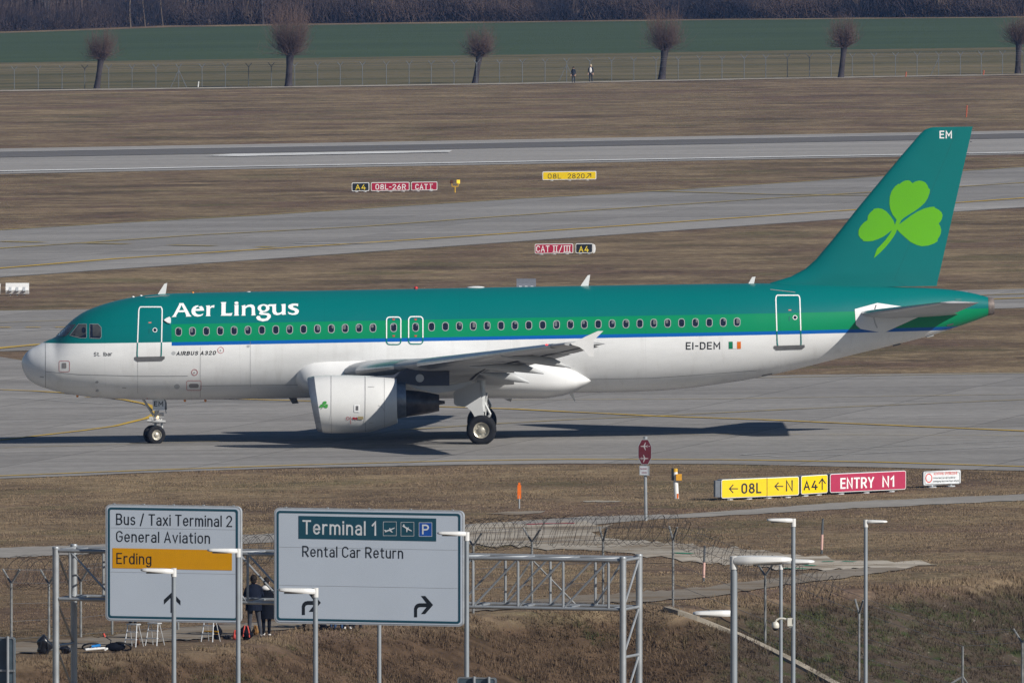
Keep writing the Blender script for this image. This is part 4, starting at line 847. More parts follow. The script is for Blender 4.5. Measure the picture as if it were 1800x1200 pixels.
def wpt(v, xi, side, sgn, off=0.0):          # side +1 upper, -1 lower
    le, c, inc, t = wst(v); z = side * (yt(xi, t) + off / c) + 0.018 * math.sin(math.pi * xi); x = xi
    return Vector((le.x + c * (x * math.cos(inc) + z * math.sin(inc)), -sgn * v, le.z + c * (-x * math.sin(inc) + z * math.cos(inc))))
P_SLOT = M('dark_slot', (.05, .052, .058), .6)  # dark strips drawn along the underwing joints
def wing(sgn):
    mb = MB(); R_ = []
    for v in (.9, 1.5, 2, 3, 4.2, 5.3, 6.4, 8, 9.7, 11.5, 13.3, 15.2, 17.0): R_.append([wpt(v, x, 1, sgn) for x in XI[::-1]] + [wpt(v, x, -1, sgn) for x in XI[1:-1]])
    mb.loft(R_); W = mb.build('wing', P_GREY, AC, True)
    for v0, v1 in ((6.75, 16.0), (2.9, 5.3)):
        mb = MB(); R_ = []
        for v in np.linspace(v0, v1, 8):
            xs = [.13, .09, .055, .025, .006, 0]; R_.append([wpt(v, x, 1, sgn, .016) for x in xs] + [wpt(v, x, -1, sgn, .016) + Vector((0, 0, -.02)) for x in xs[::-1][1:]])
        n = len(R_[0]); mb.add([p for r_ in R_ for p in r_], [(j * n + i, j * n + i + 1, (j + 1) * n + i + 1, (j + 1) * n + i) for j in range(len(R_) - 1) for i in range(n - 1)]); mb.build('slat', P_BARE, W, True)
    for v0, v1, x0, x1 in ((6.7, 12.8, .70, .725), (13.2, 16.2, .72, .74), (2.6, 6.0, .72, .74), (6.8, 15.8, .15, .16), (7.6, 9.2, .735, .765), (9.9, 12.0, .735, .77)):
        mb = MB(); P = [wpt(v, x, -1, sgn, .012) for v in np.linspace(v0, v1, 9) for x in (x0, x1)]; mb.add(P, [(2 * i, 2 * i + 1, 2 * i + 3, 2 * i + 2) for i in range(8)]); mb.build('underwing_gap', P_SLOT, W)
    # control surfaces left slightly drooped under the trailing edge
    for v0, v1, nm in ((2.3, 6.2, 'flap'), (6.6, 12.9, 'flap'), (13.2, 16.2, 'aileron')):
        mb = MB(); R_ = []
        for v in np.linspace(v0, v1, 5):
            le, c, inc, t = wst(v); a0 = wpt(v, .76, -1, sgn); cf = c * .235; dr = R(2.5) if nm == 'flap' else R(1)
            R_.append([a0 + Vector((cf * x * math.cos(dr + inc), 0, cf * (-x * math.sin(dr + inc) + s_ * yt(x, .12)) - .03)) for x, s_ in [(x, 1) for x in XI[::-2]] + [(x, -1) for x in XI[2:-1:2]]])
        mb.loft(R_); mb.build(nm, P_GREY, W, True)
    for v, top, bot in ((6.3, [(840, 655), (875, 654), (905, 655), (930, 670)], [(845, 657), (880, 667), (905, 671.5), (930, 673)]), (9.0, [(822, 643), (880, 639), (927, 639), (955.5, 654.5)], [(828, 645), (872, 651), (917, 655), (955.5, 657.5)]), (12.4, [(878, 625), (930, 623), (978, 628), (1004, 645)], [(883, 627), (922, 637.5), (965, 644), (1004, 647)])):
        T_ = [lc(a_, b_, v) for a_, b_ in top]; B_ = [lc(a_, b_, v) for a_, b_ in bot]; mb = MB(); R_ = []
        for k in np.linspace(0, 1, 13):
            q = k * 3; i = min(int(q), 2); u = q - i; tp = T_[i].lerp(T_[i + 1], u); bp = B_[i].lerp(B_[i + 1], u); hw = .17 * (math.sin(math.pi * (.06 + .90 * k)) ** .6); cz = (tp.z + bp.z) / 2; hh = max((tp.z - bp.z) / 2, .01); cx = (tp.x + bp.x) / 2
            R_.append([Vector((cx, -sgn * v + hw * math.cos(t), cz + math.copysign(abs(math.sin(t)) ** .7, math.sin(t)) * hh)) for t in np.linspace(0, 2 * math.pi, 14, endpoint=False)])
        mb.loft(R_); mb.build('flap_track_fairing', P_GREY, W, True)
    q = [(1003, 603.2), (1009, 601.8), (1030, 591), (1051, 581.6), (1060.5, 581.6), (1046.7, 595), (1043.2, 597.5), (1044, 626), (1035.8, 626.4), (1028, 616.5), (1018, 609.4), (1006, 606)]
    mb = MB(); mb.prism(q, lambda x, y, d: Vector((lambda p: (p.x, -sgn * (17.02 + d), p.z))(lc(x, y, 17.02))), -.035, .035); mb.build('wingtip_fence', P_WHITE, W)
    mb = MB(); p = lc(961, 605.6, 16.6); mb.ell((p.x, -sgn * 16.6, p.z), (.05, .04, .03)); mb.build('navigation_light', M('red_lamp_glow', (.6, .02, .02), .3, emit=(1, .03, .03, 3.0)), W, True)
    return W
W1 = wing(1); wing(-1)

# engines
def engine(sgn):
    vE = 5.75; c0 = lambda px, py: lc(px, py, vE); mb = MB()
    RG = [(600, 672, 746, 0), (575, 669, 750, .12), (556, 669.5, 751, .16), (549.5, 666.5, 753.5, .165), (548.5, 664, 756.5, .165), (551, 662.3, 758.4, .16), (560, 660.6, 760.0, .13), (572, 659.3, 761, .10), (584, 658.8, 761.3, .08), (612, 659, 761, .03), (642, 660, 759.8, 0), (660, 660.7, 756.5, 0), (675, 661.5, 752.3, 0), (688, 662.4, 747.6, 0), (698, 663.3, 743.6, 0), (697.6, 664.6, 742.2, 0), (680, 668, 740, 0)]
    def ring(px, t, b, sh, n=56):
        p = c0(px, (t + b) / 2); r = (c0(px, t).z - c0(px, b).z) / 2; return [Vector((p.x - sh * r * math.sin(a_), -sgn * vE + r * 1.02 * math.cos(a_), p.z + r * math.sin(a_))) for a_ in np.linspace(0, 2 * math.pi, n, endpoint=False)]
    mb.loft([ring(*g) for g in RG[6:]], caps=False); E = mb.build('engine', M('nacelle_paint', (.68, .68, .67), .34, var=.06, scale=1.1, coat=.3), AC, True)
    mb = MB(); mb.loft([ring(*g) for g in RG[1:7]], caps=False); mb.build('intake_lip', M('intake_lip_metal', (.30, .33, .38), .38, .75, var=.1), E, True)
    mb = MB(); mb.loft([ring(*g) for g in RG[:2]], caps=True); mb.build('fan', P_DGREY, E, True)
    mb = MB(); mb.loft([ring(*g) for g in ((680, 672, 733, 0), (700, 669, 735.5, 0), (713.8, 670.5, 732.8, 0), (714, 680, 725, 0))]); mb.build('core_cowl', M('core_cowl_metal', (.26, .28, .31), .35, .6, var=.2), E, True)
    mb = MB(); mb.loft([ring(*g) for g in ((708, 684, 732.5, 0), (714, 685, 732.3, 0), (735, 686.8, 729.5, 0), (755, 690, 726, 0), (772, 693.2, 722.3, 0), (771, 695, 720, 0), (760, 697, 719, 0))], False); mb.build('exhaust_nozzle', P_HOT, E, True)
    mb = MB(); mb.loft([ring(*g) for g in ((755, 699, 718, 0), (771, 703, 711.5, 0), (782, 704.2, 709.6, 0))]); mb.build('exhaust_plug', P_HOT, E, True)
    pq = [(640, 661.5), (690, 659.5), (702, 653), (716, 647.5), (730, 650), (790, 653), (790, 677), (735, 677.5), (716, 674), (695, 672), (640, 668)]
    mb = MB(); R_ = []; mb.prism(pq, lambda x, y, d: Vector((lambda p: (p.x, -sgn * vE + d, p.z))(c0(x, y))), -.23, .23); mb.build('pylon', M('shaded_pylon_paint', (.045, .052, .075), .45), E); mb = MB(); mb.lathe([(0, .16), (.02, .15), (.02, .001)], Vector((c0(738, 664).x, -sgn * (vE + .23), c0(738, 664).z)), (0, -sgn, 0), 18); mb.build('access_cover', P_GREY, E)  # the wing's shadow is put into the pylon's dark navy colour
    mb = MB(); mb.prism([(716, 674), (790, 676.5), (838, 668), (800, 686), (768, 690.5), (733, 683)], lambda x, y, d: Vector((lambda p: (p.x, -sgn * vE + d, p.z))(c0(x, y))), -.15, .15); mb.build('pylon_fairing', P_GREY, E)
    mb = MB(); mb.prism([(651, 677), (700, 670.5), (716, 669), (733, 671.5), (732, 676), (716, 677), (690, 677.5)], lambda x, y, d: Vector((lambda p: (p.x, -sgn * (vE + .55) + d, p.z))(c0(x, y))), -.05, .05)
    return E
E1 = engine(1); engine(-1)
def nmap(px, py, off):
    v = 6.8
    for _ in range(6):
        p = lc(px, py, v); a_ = np.interp(px, [548, 560, 584, 642, 675, 698], [664, 660.6, 658.8, 660, 661.5, 663.3]); b_ = np.interp(px, [548, 560, 584, 642, 675, 698], [756.5, 760, 761.3, 759.8, 752.3, 743.6])
        zc = lc(px, (a_ + b_) / 2, 5.75).z; r = (lc(px, a_, 5.75).z - lc(px, b_, 5.75).z) / 2; v = 5.75 + math.sqrt(max((r + off) ** 2 - (p.z - zc) ** 2, 0)) * 1.02
    p = lc(px, py, v); return Vector((p.x, -v, p.z))
SH = [(608, 610), (560, 550), (530, 480), (518, 410), (522, 330), (545, 255), (590, 195), (632, 163), (645, 168), (670, 145), (710, 125), (745, 120), (775, 127), (805, 157), (840, 135), (885, 124), (930, 130), (965, 148), (990, 180), (1005, 220), (1022, 232), (1018, 275), (995, 340), (960, 395), (915, 440), (850, 490), (770, 540), (700, 585), (665, 615), (640, 666), (700, 622), (790, 555), (870, 505), (950, 470), (1020, 453), (1075, 447), (1088, 465), (1130, 485), (1165, 515), (1178, 550), (1172, 595), (1150, 635), (1130, 655), (1150, 690), (1162, 740), (1155, 785), (1135, 825), (1117, 850), (1117, 875), (1070, 905), (1000, 930), (920, 938), (850, 920), (780, 885), (710, 825), (650, 770), (612, 730), (600, 768), (570, 820), (520, 890), (460, 960), (400, 1020), (325, 1085), (350, 1010), (365, 970), (420, 915), (470, 860), (520, 790), (550, 738), (510, 770), (450, 815), (380, 848), (310, 872), (245, 878), (190, 872), (185, 855), (160, 840), (135, 800), (135, 740), (160, 690), (205, 640), (245, 615), (252, 560), (280, 520), (315, 490), (325, 475), (375, 465), (430, 475), (480, 505), (530, 560), (570, 620), (586, 672)]
conf('clover_emblem', poly([(569 + (x - 655) / 1045 * 15.2, 712 + (y - 600) / 965 * 14.4) for x, y in SH]), M('clover_green', (.06, .33, .06), .4), E1, 0.022, nmap, 4, 3)
sv, sf = [], []
for ln, w_ in (([(582.3, 659.4), (582.3, 760.6)], .7), ([(642.3, 660.6), (642.3, 759.2)], .8), ([(676, 664), (676, 751)], .5), ([(647, 679.5), (658, 679.5)], .7), ([(649, 743), (656, 742.4)], .7), ([(665, 712), (673, 716), (675.5, 722)], .6)):
    a_, b_ = line2d(densify(ln, 5)[:-1] if False else ln, w_); o_ = len(sv); sv += a_; sf += [[i + o_ for i in f] for f in b_]
conf('nacelle_seam', (sv, sf), M('nacelle_seam', (.38, .38, .38), .6), E1, 0.018, nmap, 9, 3)
conf('service_placard', poly([(622.5, 711), (632.5, 711), (632.5, 724), (622.5, 724)]), P_LET, E1, 0.022, nmap, None, 3); conf('service_placard', poly([(625, 713), (630, 713), (630, 721), (625, 721)]), P_DGREY, E1, 0.025, nmap, None, 3)
conf('hazard_marking', line2d([(616.4, 732), (616.4, 745)], .9), P_RED, E1, 0.022, nmap, None, 3); conf('hazard_marking', ring2d(circ(611.3, 735, 2.9), circ(611.3, 735, 2.1)), P_RED, E1, 0.022, nmap, None, None)
conf('hazard_marking', poly([(619, 734), (622, 732.6), (624, 734), (627.5, 733), (627.5, 738), (624, 736.4), (621.5, 737.6)]), P_RED, E1, 0.022, nmap, None, 3); conf('service_placard', poly([(629, 731.8), (638.6, 731.8), (638.6, 737), (629, 737)]), M('tan_placard', (.45, .36, .18), .5), E1, 0.022, nmap, None, 3)

# tail fin
FL = [(223.9, 1640), (224.6, 1635), (228, 1626), (235, 1618), (272, 1586), (310, 1554), (368, 1506), (418, 1466), (456, 1434), (472, 1416), (486, 1390), (497, 1354), (506, 1340)]
FT = [(223.6, 1710), (505, 1647), (506, 1646.8)]
FR = []
for row in [223.9, 224.6, 226, 228, 231, 235, 250, 272, 310, 340, 368, 395, 418, 440, 456, 466, 472, 480, 486, 491, 497, 503, 508]:
    a_ = lc(float(np.interp(row, [q[0] for q in FL], [q[1] for q in FL])), row, 0); b_ = lc(float(np.interp(row, [q[0] for q in FT], [q[1] for q in FT])), row, 0); FR.append((a_.z, a_.x, b_.x))
FR.sort(); FZ = [q[0] for q in FR]; FLX = [q[1] for q in FR]; FTX = [q[2] for q in FR]
def fin_half(x, z):
    l = float(np.interp(z, FZ, FLX)); t = float(np.interp(z, FZ, FTX)); c = t - l; xi = min(max((x - l) / c, 0), 1); eff = min(c, 5.6)
    return yt(xi, .10) * eff
mb = MB(); R_ = []
for z, l, t in FR:
    c = t - l; R_.append([Vector((l + c * x, -s_ * yt(x, .10) * min(c, 5.6), z)) for x, s_ in [(x, 1) for x in XI[::-1]] + [(x, -1) for x in XI[1:-1]]])
mb.loft(R_); FIN = mb.build('tail_fin', P_TEAL, AC, True)
def finmap(px, py, off):
    v = .2
    for _ in range(3): p = lc(px, py, v); v = fin_half(p.x, p.z) + off
    p = lc(px, py, v); return Vector((p.x, -v, p.z))
conf('clover_emblem', poly([(1490 + x / 7.061, 300 + y / 7.061) for x, y in SH]), P_SHAM, FIN, 0.008, finmap, 5, 5)
conf('fin_lettering', text2d('EM', 1651.5, 1673.3, 243.6, 13.6, 0.03), P_LET, FIN, 0.008, finmap, 6, 5)
conf('rudder_seam', line2d([(1684, 226), (1650, 305), (1618, 384), (1572, 492), (1594, 503)], .8), P_DTEAL, FIN, 0.004, finmap, 5, 8)
mb = MB()
for px, py in ((1709, 229), (1705, 249), (1700, 270)): mb.tube(lc(px, py, 0), lc(px + 3.5, py + .3, 0), .02, n=5)
mb.build('static_wick', P_DGREY, FIN)
# tailplane
conf('stabiliser_plate', poly(densify([(1502.5, 543.3), (1542.5, 532.5), (1588, 539), (1617, 556), (1553, 584.7), (1513, 578), (1504.5, 571)], 4)), P_WHITE, AC, 0.010, sx=6, sy=3)
conf('plate_slot', line2d([(1540, 536), (1537, 546)], 2.0), P_DGREY, AC, 0.016, sx=None); conf('plate_slot', line2d([(1536, 558), (1538, 567), (1542, 576)], 2.4), P_GREY, AC, 0.016, sx=None)
HS = [(0.2, lc(1490, 554.5, .2), 4.35), (1.0, lc(1507, 551.8, 1.0), 3.75), (6.15, lc(1657, 532.2, 6.15), 1.38)]
def tailplane(sgn):
    mb = MB(); R_ = []
    for v, le, c in HS:
        R_.append([Vector((le.x + c * x, -sgn * v, le.z + s_ * c * yt(x, .09) - c * x * .012)) for x, s_ in [(x, 1) for x in XI[::-1]] + [(x, -1) for x in XI[1:-1]]])
    le, c = HS[-1][1], HS[-1][2]; R_.append([Vector((le.x + .12 + (c - .14) * x, -sgn * 6.22, le.z + s_ * c * yt(x, .02) - c * x * .012)) for x, s_ in [(x, 1) for x in XI[::-1]] + [(x, -1) for x in XI[1:-1]]])
    mb.loft(R_); S_ = mb.build('tailplane', P_GREY, AC, True); mb = MB(); R_ = []
    for v in (1.2, 6.0):
        q = (v - 1) / 5.15; le = HS[1][1].lerp(HS[2][1], q); c = HS[1][2] + (HS[2][2] - HS[1][2]) * q
        R_.append([Vector((le.x + c * x, -sgn * v, le.z + s_ * c * (yt(abs(x), .09)) + s_ * .012)) for x, s_ in ((.07, 1), (.03, 1), (.006, 1), (-.003, 0), (.006, -1), (.03, -1), (.07, -1))])
    n = 7; mb.add([p for r_ in R_ for p in r_], [(i, i + 1, n + i + 1, n + i) for i in range(6)]); mb.build('leading_edge', P_BARE, S_, True)
tailplane(1); tailplane(-1)
blade('tail_skid', [(1568, 606), (1580, 602), (1585, 605), (1570, 608.5)], .1, P_DGREY); blade('drain_fairing', [(1618, 588), (1636, 585), (1642, 590), (1630, 593)], .12, P_GREY); conf('vent', poly([(1339, 659.2), (1357, 655.6), (1357.6, 657.8), (1339, 661.4)]), P_SEAM, AC, 0.006, sx=None)
conf('vent', poly([(1679, 525), (1690, 524.6), (1690, 528), (1679, 528.4)]), P_DTEAL, AC, 0.008, sx=None); conf('vent', poly([(1665, 570.5), (1676, 567.6), (1676, 570), (1665, 573)]), P_DGREY, AC, 0.008, sx=None)

# landing gear
def wheel(parent, c, r, wd, ax, hub):
    ax = Vector(ax).normalized(); rr = r * .86; mb = MB()
    mb.lathe([(-wd * .40, r * .52), (-wd * .5, r * .66), (-wd * .5, r * .84), (-wd * .40, r * .95), (-wd * .2, r), (wd * .2, r), (wd * .40, r * .95), (wd * .5, r * .84), (wd * .5, r * .66), (wd * .40, r * .52), (wd * .2, r * .5), (-wd * .2, r * .5), (-wd * .40, r * .52)], c, ax, 36); mb.build('tyre', P_TYRE, parent, True)
    mb = MB(); mb.lathe([(-wd * .42, r * .53), (-wd * .36, r * .46), (-wd * .15, r * .42), (-wd * .12, r * .20), (wd * .12, r * .20), (wd * .15, r * .42), (wd * .36, r * .46), (wd * .42, r * .53), (wd * .38, r * .55), (-wd * .38, r * .55)], c, ax, 30)
    for s_ in (-1, 1): mb.lathe([(0, r * .24), (s_ * wd * .30, r * .22), (s_ * wd * .36, r * .12), (s_ * wd * .38, .001)], c, ax, 16)
    for s_ in (-1, 1):
        a0 = ax.orthogonal().normalized(); b0 = ax.cross(a0)
        for k in range(9):
            t = k * 2 * math.pi / 9; q = Vector(c) + (a0 * math.cos(t) + b0 * math.sin(t)) * r * .33; mb.tube(q + ax * s_ * wd * .1, q + ax * s_ * wd * .2, r * .06, n=6)
    mb.build('rim', hub, parent, True)
def gnd(p): return (_Mi @ Vector((p.x, AY, gz(p.x)))).z
yaw = R(19); axn = Vector((math.sin(yaw), -math.cos(yaw), 0)); hub = lc(271.3, 765, 0); hub.z = gnd(hub) + .352
mb = MB(); top = lc(278, 697, 0); mb.tube(top, hub.lerp(top, .38), .085, n=12); mb.tube(hub.lerp(top, .42), hub + Vector((0, 0, .02)), .055, n=12); mb.tube(hub - axn * .3, hub + axn * .3, .05, n=10)
mb.tube(lc(251.5, 701, 0), lc(270, 730, 0), .045, n=8); mb.tube(lc(251.5, 701, -.3), lc(270, 730, -.1), .035, n=8); mb.tube(lc(259, 739, .12), lc(291, 741, .12), .055, n=10); mb.tube(lc(268, 739, .1), lc(281, 740, .1), .10, n=12)
mb.tube(lc(283, 735, 0), lc(285, 752, 0), .04, n=8); mb.tube(lc(285, 752, 0), lc(276, 757, 0), .04, n=8); mb.box(lc(281.5, 729, 0), (.28, .2, .16)); mb.box(lc(265.5, 734, .1), (.14, .12, .1)); mb.tube(lc(290, 712, .2), lc(292, 727, .2), .02, n=6)
NG = mb.build('nose_gear', P_STRUT, AC, True)
for s_ in (-1, 1): wheel(NG, hub + axn * .24 * s_, .362, .22, axn, P_RIM)
mb = MB(); mb.prism([(268.2, 701.8), (285, 700.6), (288.5, 702), (290.4, 706), (289.6, 721.3), (268.4, 721.3)], lambda x, y, d: lc(x, y, .34 + d), -.02, .02); GD = mb.build('gear_door', P_WHITE, NG)
flat = lambda x, y, off: lc(x, y, .365 + off)
conf('door_lettering', text2d('EM', 270.6, 286.8, 713.8, 8.8, 0.03), P_BLACK, NG, 0.006, flat, None, None)
mb = MB(); mb.path([lc(x, y, .3) for x, y in ((284, 700.8), (288.5, 702.5), (290.8, 707), (291.4, 720))], .045, 8); mb.build('door_seal', P_DGREY, NG, True)
mb = MB(); mb.lathe([(-.06, .01), (-.04, .045), (0, .05)], lc(276.3, 733, .28), Vector((-1, -.4, .1)), 14); mb.build('taxi_light', M('taxi_lamp', (.9, .6, .3), .3, emit=(1, .66, .34, 1.6)), NG, True)
def main_gear(sgn):
    def L_(px, py, v): p = lc(px, py, v); return Vector((p.x, -sgn * v, p.z))
    ax_c = L_(846.3, 755, 3.8); ax_c.z = gnd(ax_c) + .558; tp = L_(846, 668, 3.75); mb = MB(); mb.tube(tp, ax_c.lerp(tp, .36), .16, n=14); mb.tube(ax_c.lerp(tp, .40), ax_c, .10, n=12); mb.tube(ax_c + Vector((0, -.5, 0)), ax_c + Vector((0, .5, 0)), .08, n=10)
    mb.tube(L_(851, 742, 3.8), L_(862, 728, 3.8), .05, n=8); mb.tube(L_(862, 728, 3.8), L_(851, 706, 3.8), .05, n=8); mb.tube(L_(852, 690, 2.2), L_(850, 722, 3.7), .06, n=8); mb.tube(L_(856, 690, 3.3), L_(853, 730, 3.6), .03, n=6)
    g = mb.build('main_gear', P_STRUT, AC, True)
    for o_ in (-.465, .465): wheel(g, ax_c + Vector((0, o_, 0)), .575, .41, (0, 1, 0), P_RIM)
    mb = MB(); mb.prism([(797, 690), (797.8, 708), (799.4, 711), (803, 713), (821, 715.6), (827.5, 721), (832.5, 729), (834, 732.4), (850.4, 730.4), (849, 718), (845.6, 698), (842.8, 671), (824, 675), (808, 680)], lambda x, y, d: (lambda p: Vector((p.x, p.y + sgn * (-1.8) * 0, p.z)))(L_(x, y, 4.32 + d)), -.025, .025); mb.build('gear_door', P_GREY, g)
main_gear(1); main_gear(-1)

# ------------------------------------------------------------------ signs, lamps and other furniture
FS = 'airfield signs beside the far taxiway'
class Face:
    """a vertical face through two world points; pixels map to its own (u, z)"""
    def __init__(s, A, B):
        s.A = Vector(A); d = Vector((B.x - A.x, B.y - A.y, 0)); s.w = d.length; s.u = d.normalized(); s.rz = math.atan2(s.u.y, s.u.x); s.n = Vector((s.u.y, -s.u.x, 0))
    def uz(s, px, py):
        d = ray(px, py); t = (s.A - CAM).dot(s.n) / d.dot(s.n); p = CAM + d * t - s.A; return p.dot(s.u), p.z
    def map(s, off=0.0): return lambda px, py, o=0.0: (lambda q: Vector((q[0], -off - o, q[1])))(s.uz(px, py))
def flat(name, vf, mat, parent, face, off): 
    mb = MB(); f = face.map(off); vs_, fs_ = bisected(vf[0], vf[1]); mb.add([f(v[0], v[1], v[2] * LAYER) for v in vs_], fs_); o = mb.build(name, mat, parent, fix=False); me = o.data
    bm = bmesh.new(); bm.from_mesh(me)
    for q in bm.faces:
        if q.normal.y > 0: q.normal_flip()
    bm.to_mesh(me); bm.free(); return o
S_YEL = M('sign_yellow', (0.80, 0.56, 0.0), 0.45, var=0.04); S_RED = M('sign_red', (0.40, 0.022, 0.075), 0.45, var=0.05); S_RED2 = M('sign_bright_red', (0.37, 0.012, 0.045), 0.45, var=0.05); S_BLK = M('sign_black', (0.012, 0.016, 0.022), 0.45); S_WHT = M('sign_white', (0.78, 0.78, 0.77), 0.45, var=0.05); S_YTX = M('sign_yellow_text', (0.80, 0.60, 0.04), 0.5); S_GREY = M('sign_back_grey', (0.42, 0.44, 0.46), 0.5, var=0.1)
S_BODY = M('sign_body_grey', (.20, .22, .25), .5)
def poly_arrow(x0, x1, y0, y1, kind, w_):
    xm, ym = (x0 + x1) / 2, (y0 + y1) / 2
    if kind == 'left': P = [[(x1, ym), (x0, ym)], [(x0 + (x1 - x0) * .42, y0), (x0, ym), (x0 + (x1 - x0) * .42, y1)]]
    elif kind == 'up': P = [[(xm, y1), (xm, y0)], [(x0, y0 + (y1 - y0) * .42), (xm, y0), (x1, y0 + (y1 - y0) * .42)]]
    else: P = [[(x0, y1), (x1, y0)], [(x0 + (x1 - x0) * .3, y0), (x1, y0), (x1, y0 + (y1 - y0) * .7)]]
    vs, fs = [], []
    for k, p in enumerate(P): a, b = stroke(p, w_, float(k)); o = len(vs); vs += a; fs += [[i + o for i in f] for f in b]
    return vs, fs
def airfield_sign(label, BL, BR, TLy, TRy, leg, mat, items, group=None, depth=.30, feet=2, border=S_WHT):
    if group == FS: dr = -K * (BR[0] - BL[0]); BR = (BR[0], BL[1] + dr); TRy = TLy + dr
    A = G(BL[0], BL[1] + leg); B = G(BR[0], BR[1] + leg); fc = Face(A, B); t = thing('airfield_sign', label, 'airfield sign', A, fc.rz, group)
    u0, z0 = fc.uz(*BL); u1, z1 = fc.uz(*BR); _, zt0 = fc.uz(BL[0], TLy); _, zt1 = fc.uz(BR[0], TRy); dz = (z1 - z0) / (u1 - u0)
    mb = MB(); r = .07; q = [(x, z + dz * (x - u0)) for x, z in rrect(u0, z0, u1, z0 + (zt0 - z0), r, 4)]
    mb.prism(q, lambda x, z, d: Vector((x, d, z)), 0, depth * .92); mb.prism([(x * 1 + (0.03 if x < (u0 + u1) / 2 else -0.03), z) for x, z in q], lambda x, z, d: Vector((x, d, z)), depth * .92 + .002, depth); mb.build('housing', S_BODY, t); mb = MB(); mb.prism(q, lambda x, z, d: Vector((x, d, z)), -.004, -.001); mb.build('rim', border, t)
    s = pxm(A.y); bw = min(.07, 1.1 / s); qq = [(x, z + dz * (x - u0)) for x, z in rrect(u0 + bw, z0 + bw, u1 - bw, z0 + (zt0 - z0) - bw, r * .7, 4)]
    mb = MB(); mb.prism(qq, lambda x, z, d: Vector((x, d, z)), -.012, -.005); mb.build('face_panel', mat, t)
    for k in range(feet):
        mb = MB(); x = u0 + (u1 - u0) * (k + .5) / feet; zz = z0 + dz * (x - u0); mb.tube((x, depth / 2, -.15 + dz * (x - u0)), (x, depth / 2, zz + .02), .04, n=8); mb.lathe([(0, .16), (.05, .15), (.06, .05)], (x, depth / 2, dz * (x - u0) - .01), 'Z', 12)
        mb.build('foot', S_GREY, t)
    for it in items: flat(it[0], it[1], it[2], t, fc, .0145)
    return t, fc
TX = lambda *a, **k: text2d(*a, **k)
sk = skew
t1, f1 = airfield_sign('long yellow airfield sign with two left arrows, for 08L and N', (1268, 875.5), (1404.3, 869.8), 842.5, 836.6, 4, S_YEL,
    [('arrow', poly_arrow(1282, 1296, 852, 865, 'left', 1.9), S_BLK), ('lettering', sk(TX('08L', 1302.7, 1338, 867.4, 18.4, .03), 1302, .03), S_BLK), ('divider', line2d([(1348, 839.6), (1348, 871.6)], 1.0), S_BLK),
     ('arrow', poly_arrow(1362, 1375.5, 848.2, 860.4, 'left', 1.9), S_BLK), ('lettering', TX('N', 1381, 1393.2, 863, 19.6, .0), S_BLK)], 'airfield signs near the stop sign', .34, 4)
airfield_sign('small yellow airfield sign reading A4 with an up arrow, left of the red ENTRY sign', (1408, 868.6), (1454.6, 865.6), 836.2, 833.6, 4, S_YEL,
    [('lettering', sk(TX('A4', 1412, 1436.8, 861.2, 16.5, .03), 1412, .03), S_BLK), ('arrow', poly_arrow(1439.5, 1450, 841, 859.6, 'up', 1.9), S_BLK)], 'airfield signs near the stop sign', .34, 2)
airfield_sign('wide red airfield sign reading ENTRY N1 in white letters', (1459, 865.6), (1592.3, 859.4), 832.6, 826.6, 4, S_RED,
    [('lettering', sk(TX('ENTRY', 1476.8, 1536, 858.8, 19.2, 0.02), 1477, .035), S_WHT), ('lettering', sk(TX('N1', 1550.5, 1571.5, 855.6, 19.2, 0.02), 1550, .03), S_WHT)], 'airfield signs near the stop sign', .34, 3)
tA, fA = airfield_sign('white warning board with a red ring reading ACHTUNG SPERRZONE', (1622.8, 853), (1688.7, 849.6), 828.2, 824.2, 4.5, M('board_white', (.66, .68, .70), .5),
    [('border', ring2d(rrect(1625.2, 829.6, 1686.8, 850.6, 1.5, 3), rrect(1625.9, 830.3, 1686.1, 849.9, 1.2, 3)), S_BLK), ('red_ring', ring2d(circ(1632.4, 839.8, 6.0, 8.2), circ(1632.4, 839.8, 4.5, 6.4)), M('ring_red', (.6, .05, .03), .5)), ('lettering', sk(TX('ACHTUNG SPERRZONE', 1640.6, 1682.6, 834.6, 5.0, .01), 1640, .03), M('ring_red', (.6, .05, .03), .5)),
     ('lettering', sk(TX('Weiterfahrt nur mit Sonderge-', 1640, 1680, 841.2, 3.1), 1640, .03), S_BLK), ('lettering', sk(TX('nehmigung durch den Kontrollturm', 1640, 1685, 847.0, 3.1), 1640, .03), S_BLK)], 'airfield signs near the stop sign', .06, 2, S_GREY)
airfield_sign('small black airfield sign with yellow A4 at the left end of the far row', (618.4, 336.2), (649, 335.9), 321.2, 321, 1.6, S_BLK, [('lettering', TX('A4', 625, 643, 333.6, 9.2, .02), S_YTX)], FS)
airfield_sign('far red airfield sign reading 08L-26R in white', (652.4, 335.78), (719.8, 335.6), 320.78, 320.7, 1.6, S_RED2, [('lettering', TX('08L-26R', 660, 713.5, 333.4, 9.6, .02), S_WHT)], FS, feet=3)
airfield_sign('far red airfield sign reading CAT I in white', (723, 334.9), (768.8, 335.4), 319.9, 320.5, 1.6, S_RED2, [('lettering', TX('CAT', 730, 752, 333.2, 9.6, .02), S_WHT), ('lettering', TX('I', 756.5, 759.3, 333.2, 9.6), S_WHT), ('serif', lay(line2d([(755, 324), (761, 324)], 1.1), 3), S_WHT), ('serif', lay(line2d([(755, 332.9), (761, 332.9)], 1.1), 3), S_WHT)], FS)
airfield_sign('far yellow airfield sign reading 08L 2820 with a slanted arrow', (953.7, 316.6), (1048.2, 315.8), 301.9, 301, 1.5, S_YEL, [('lettering', TX('08L', 963, 986, 314.2, 8.8), S_BLK), ('lettering', TX('2820', 998, 1027.5, 314, 8.8), S_BLK), ('arrow', poly_arrow(1031, 1038.6, 305.6, 313, 'diag', 1.2), S_BLK)], FS, feet=3)
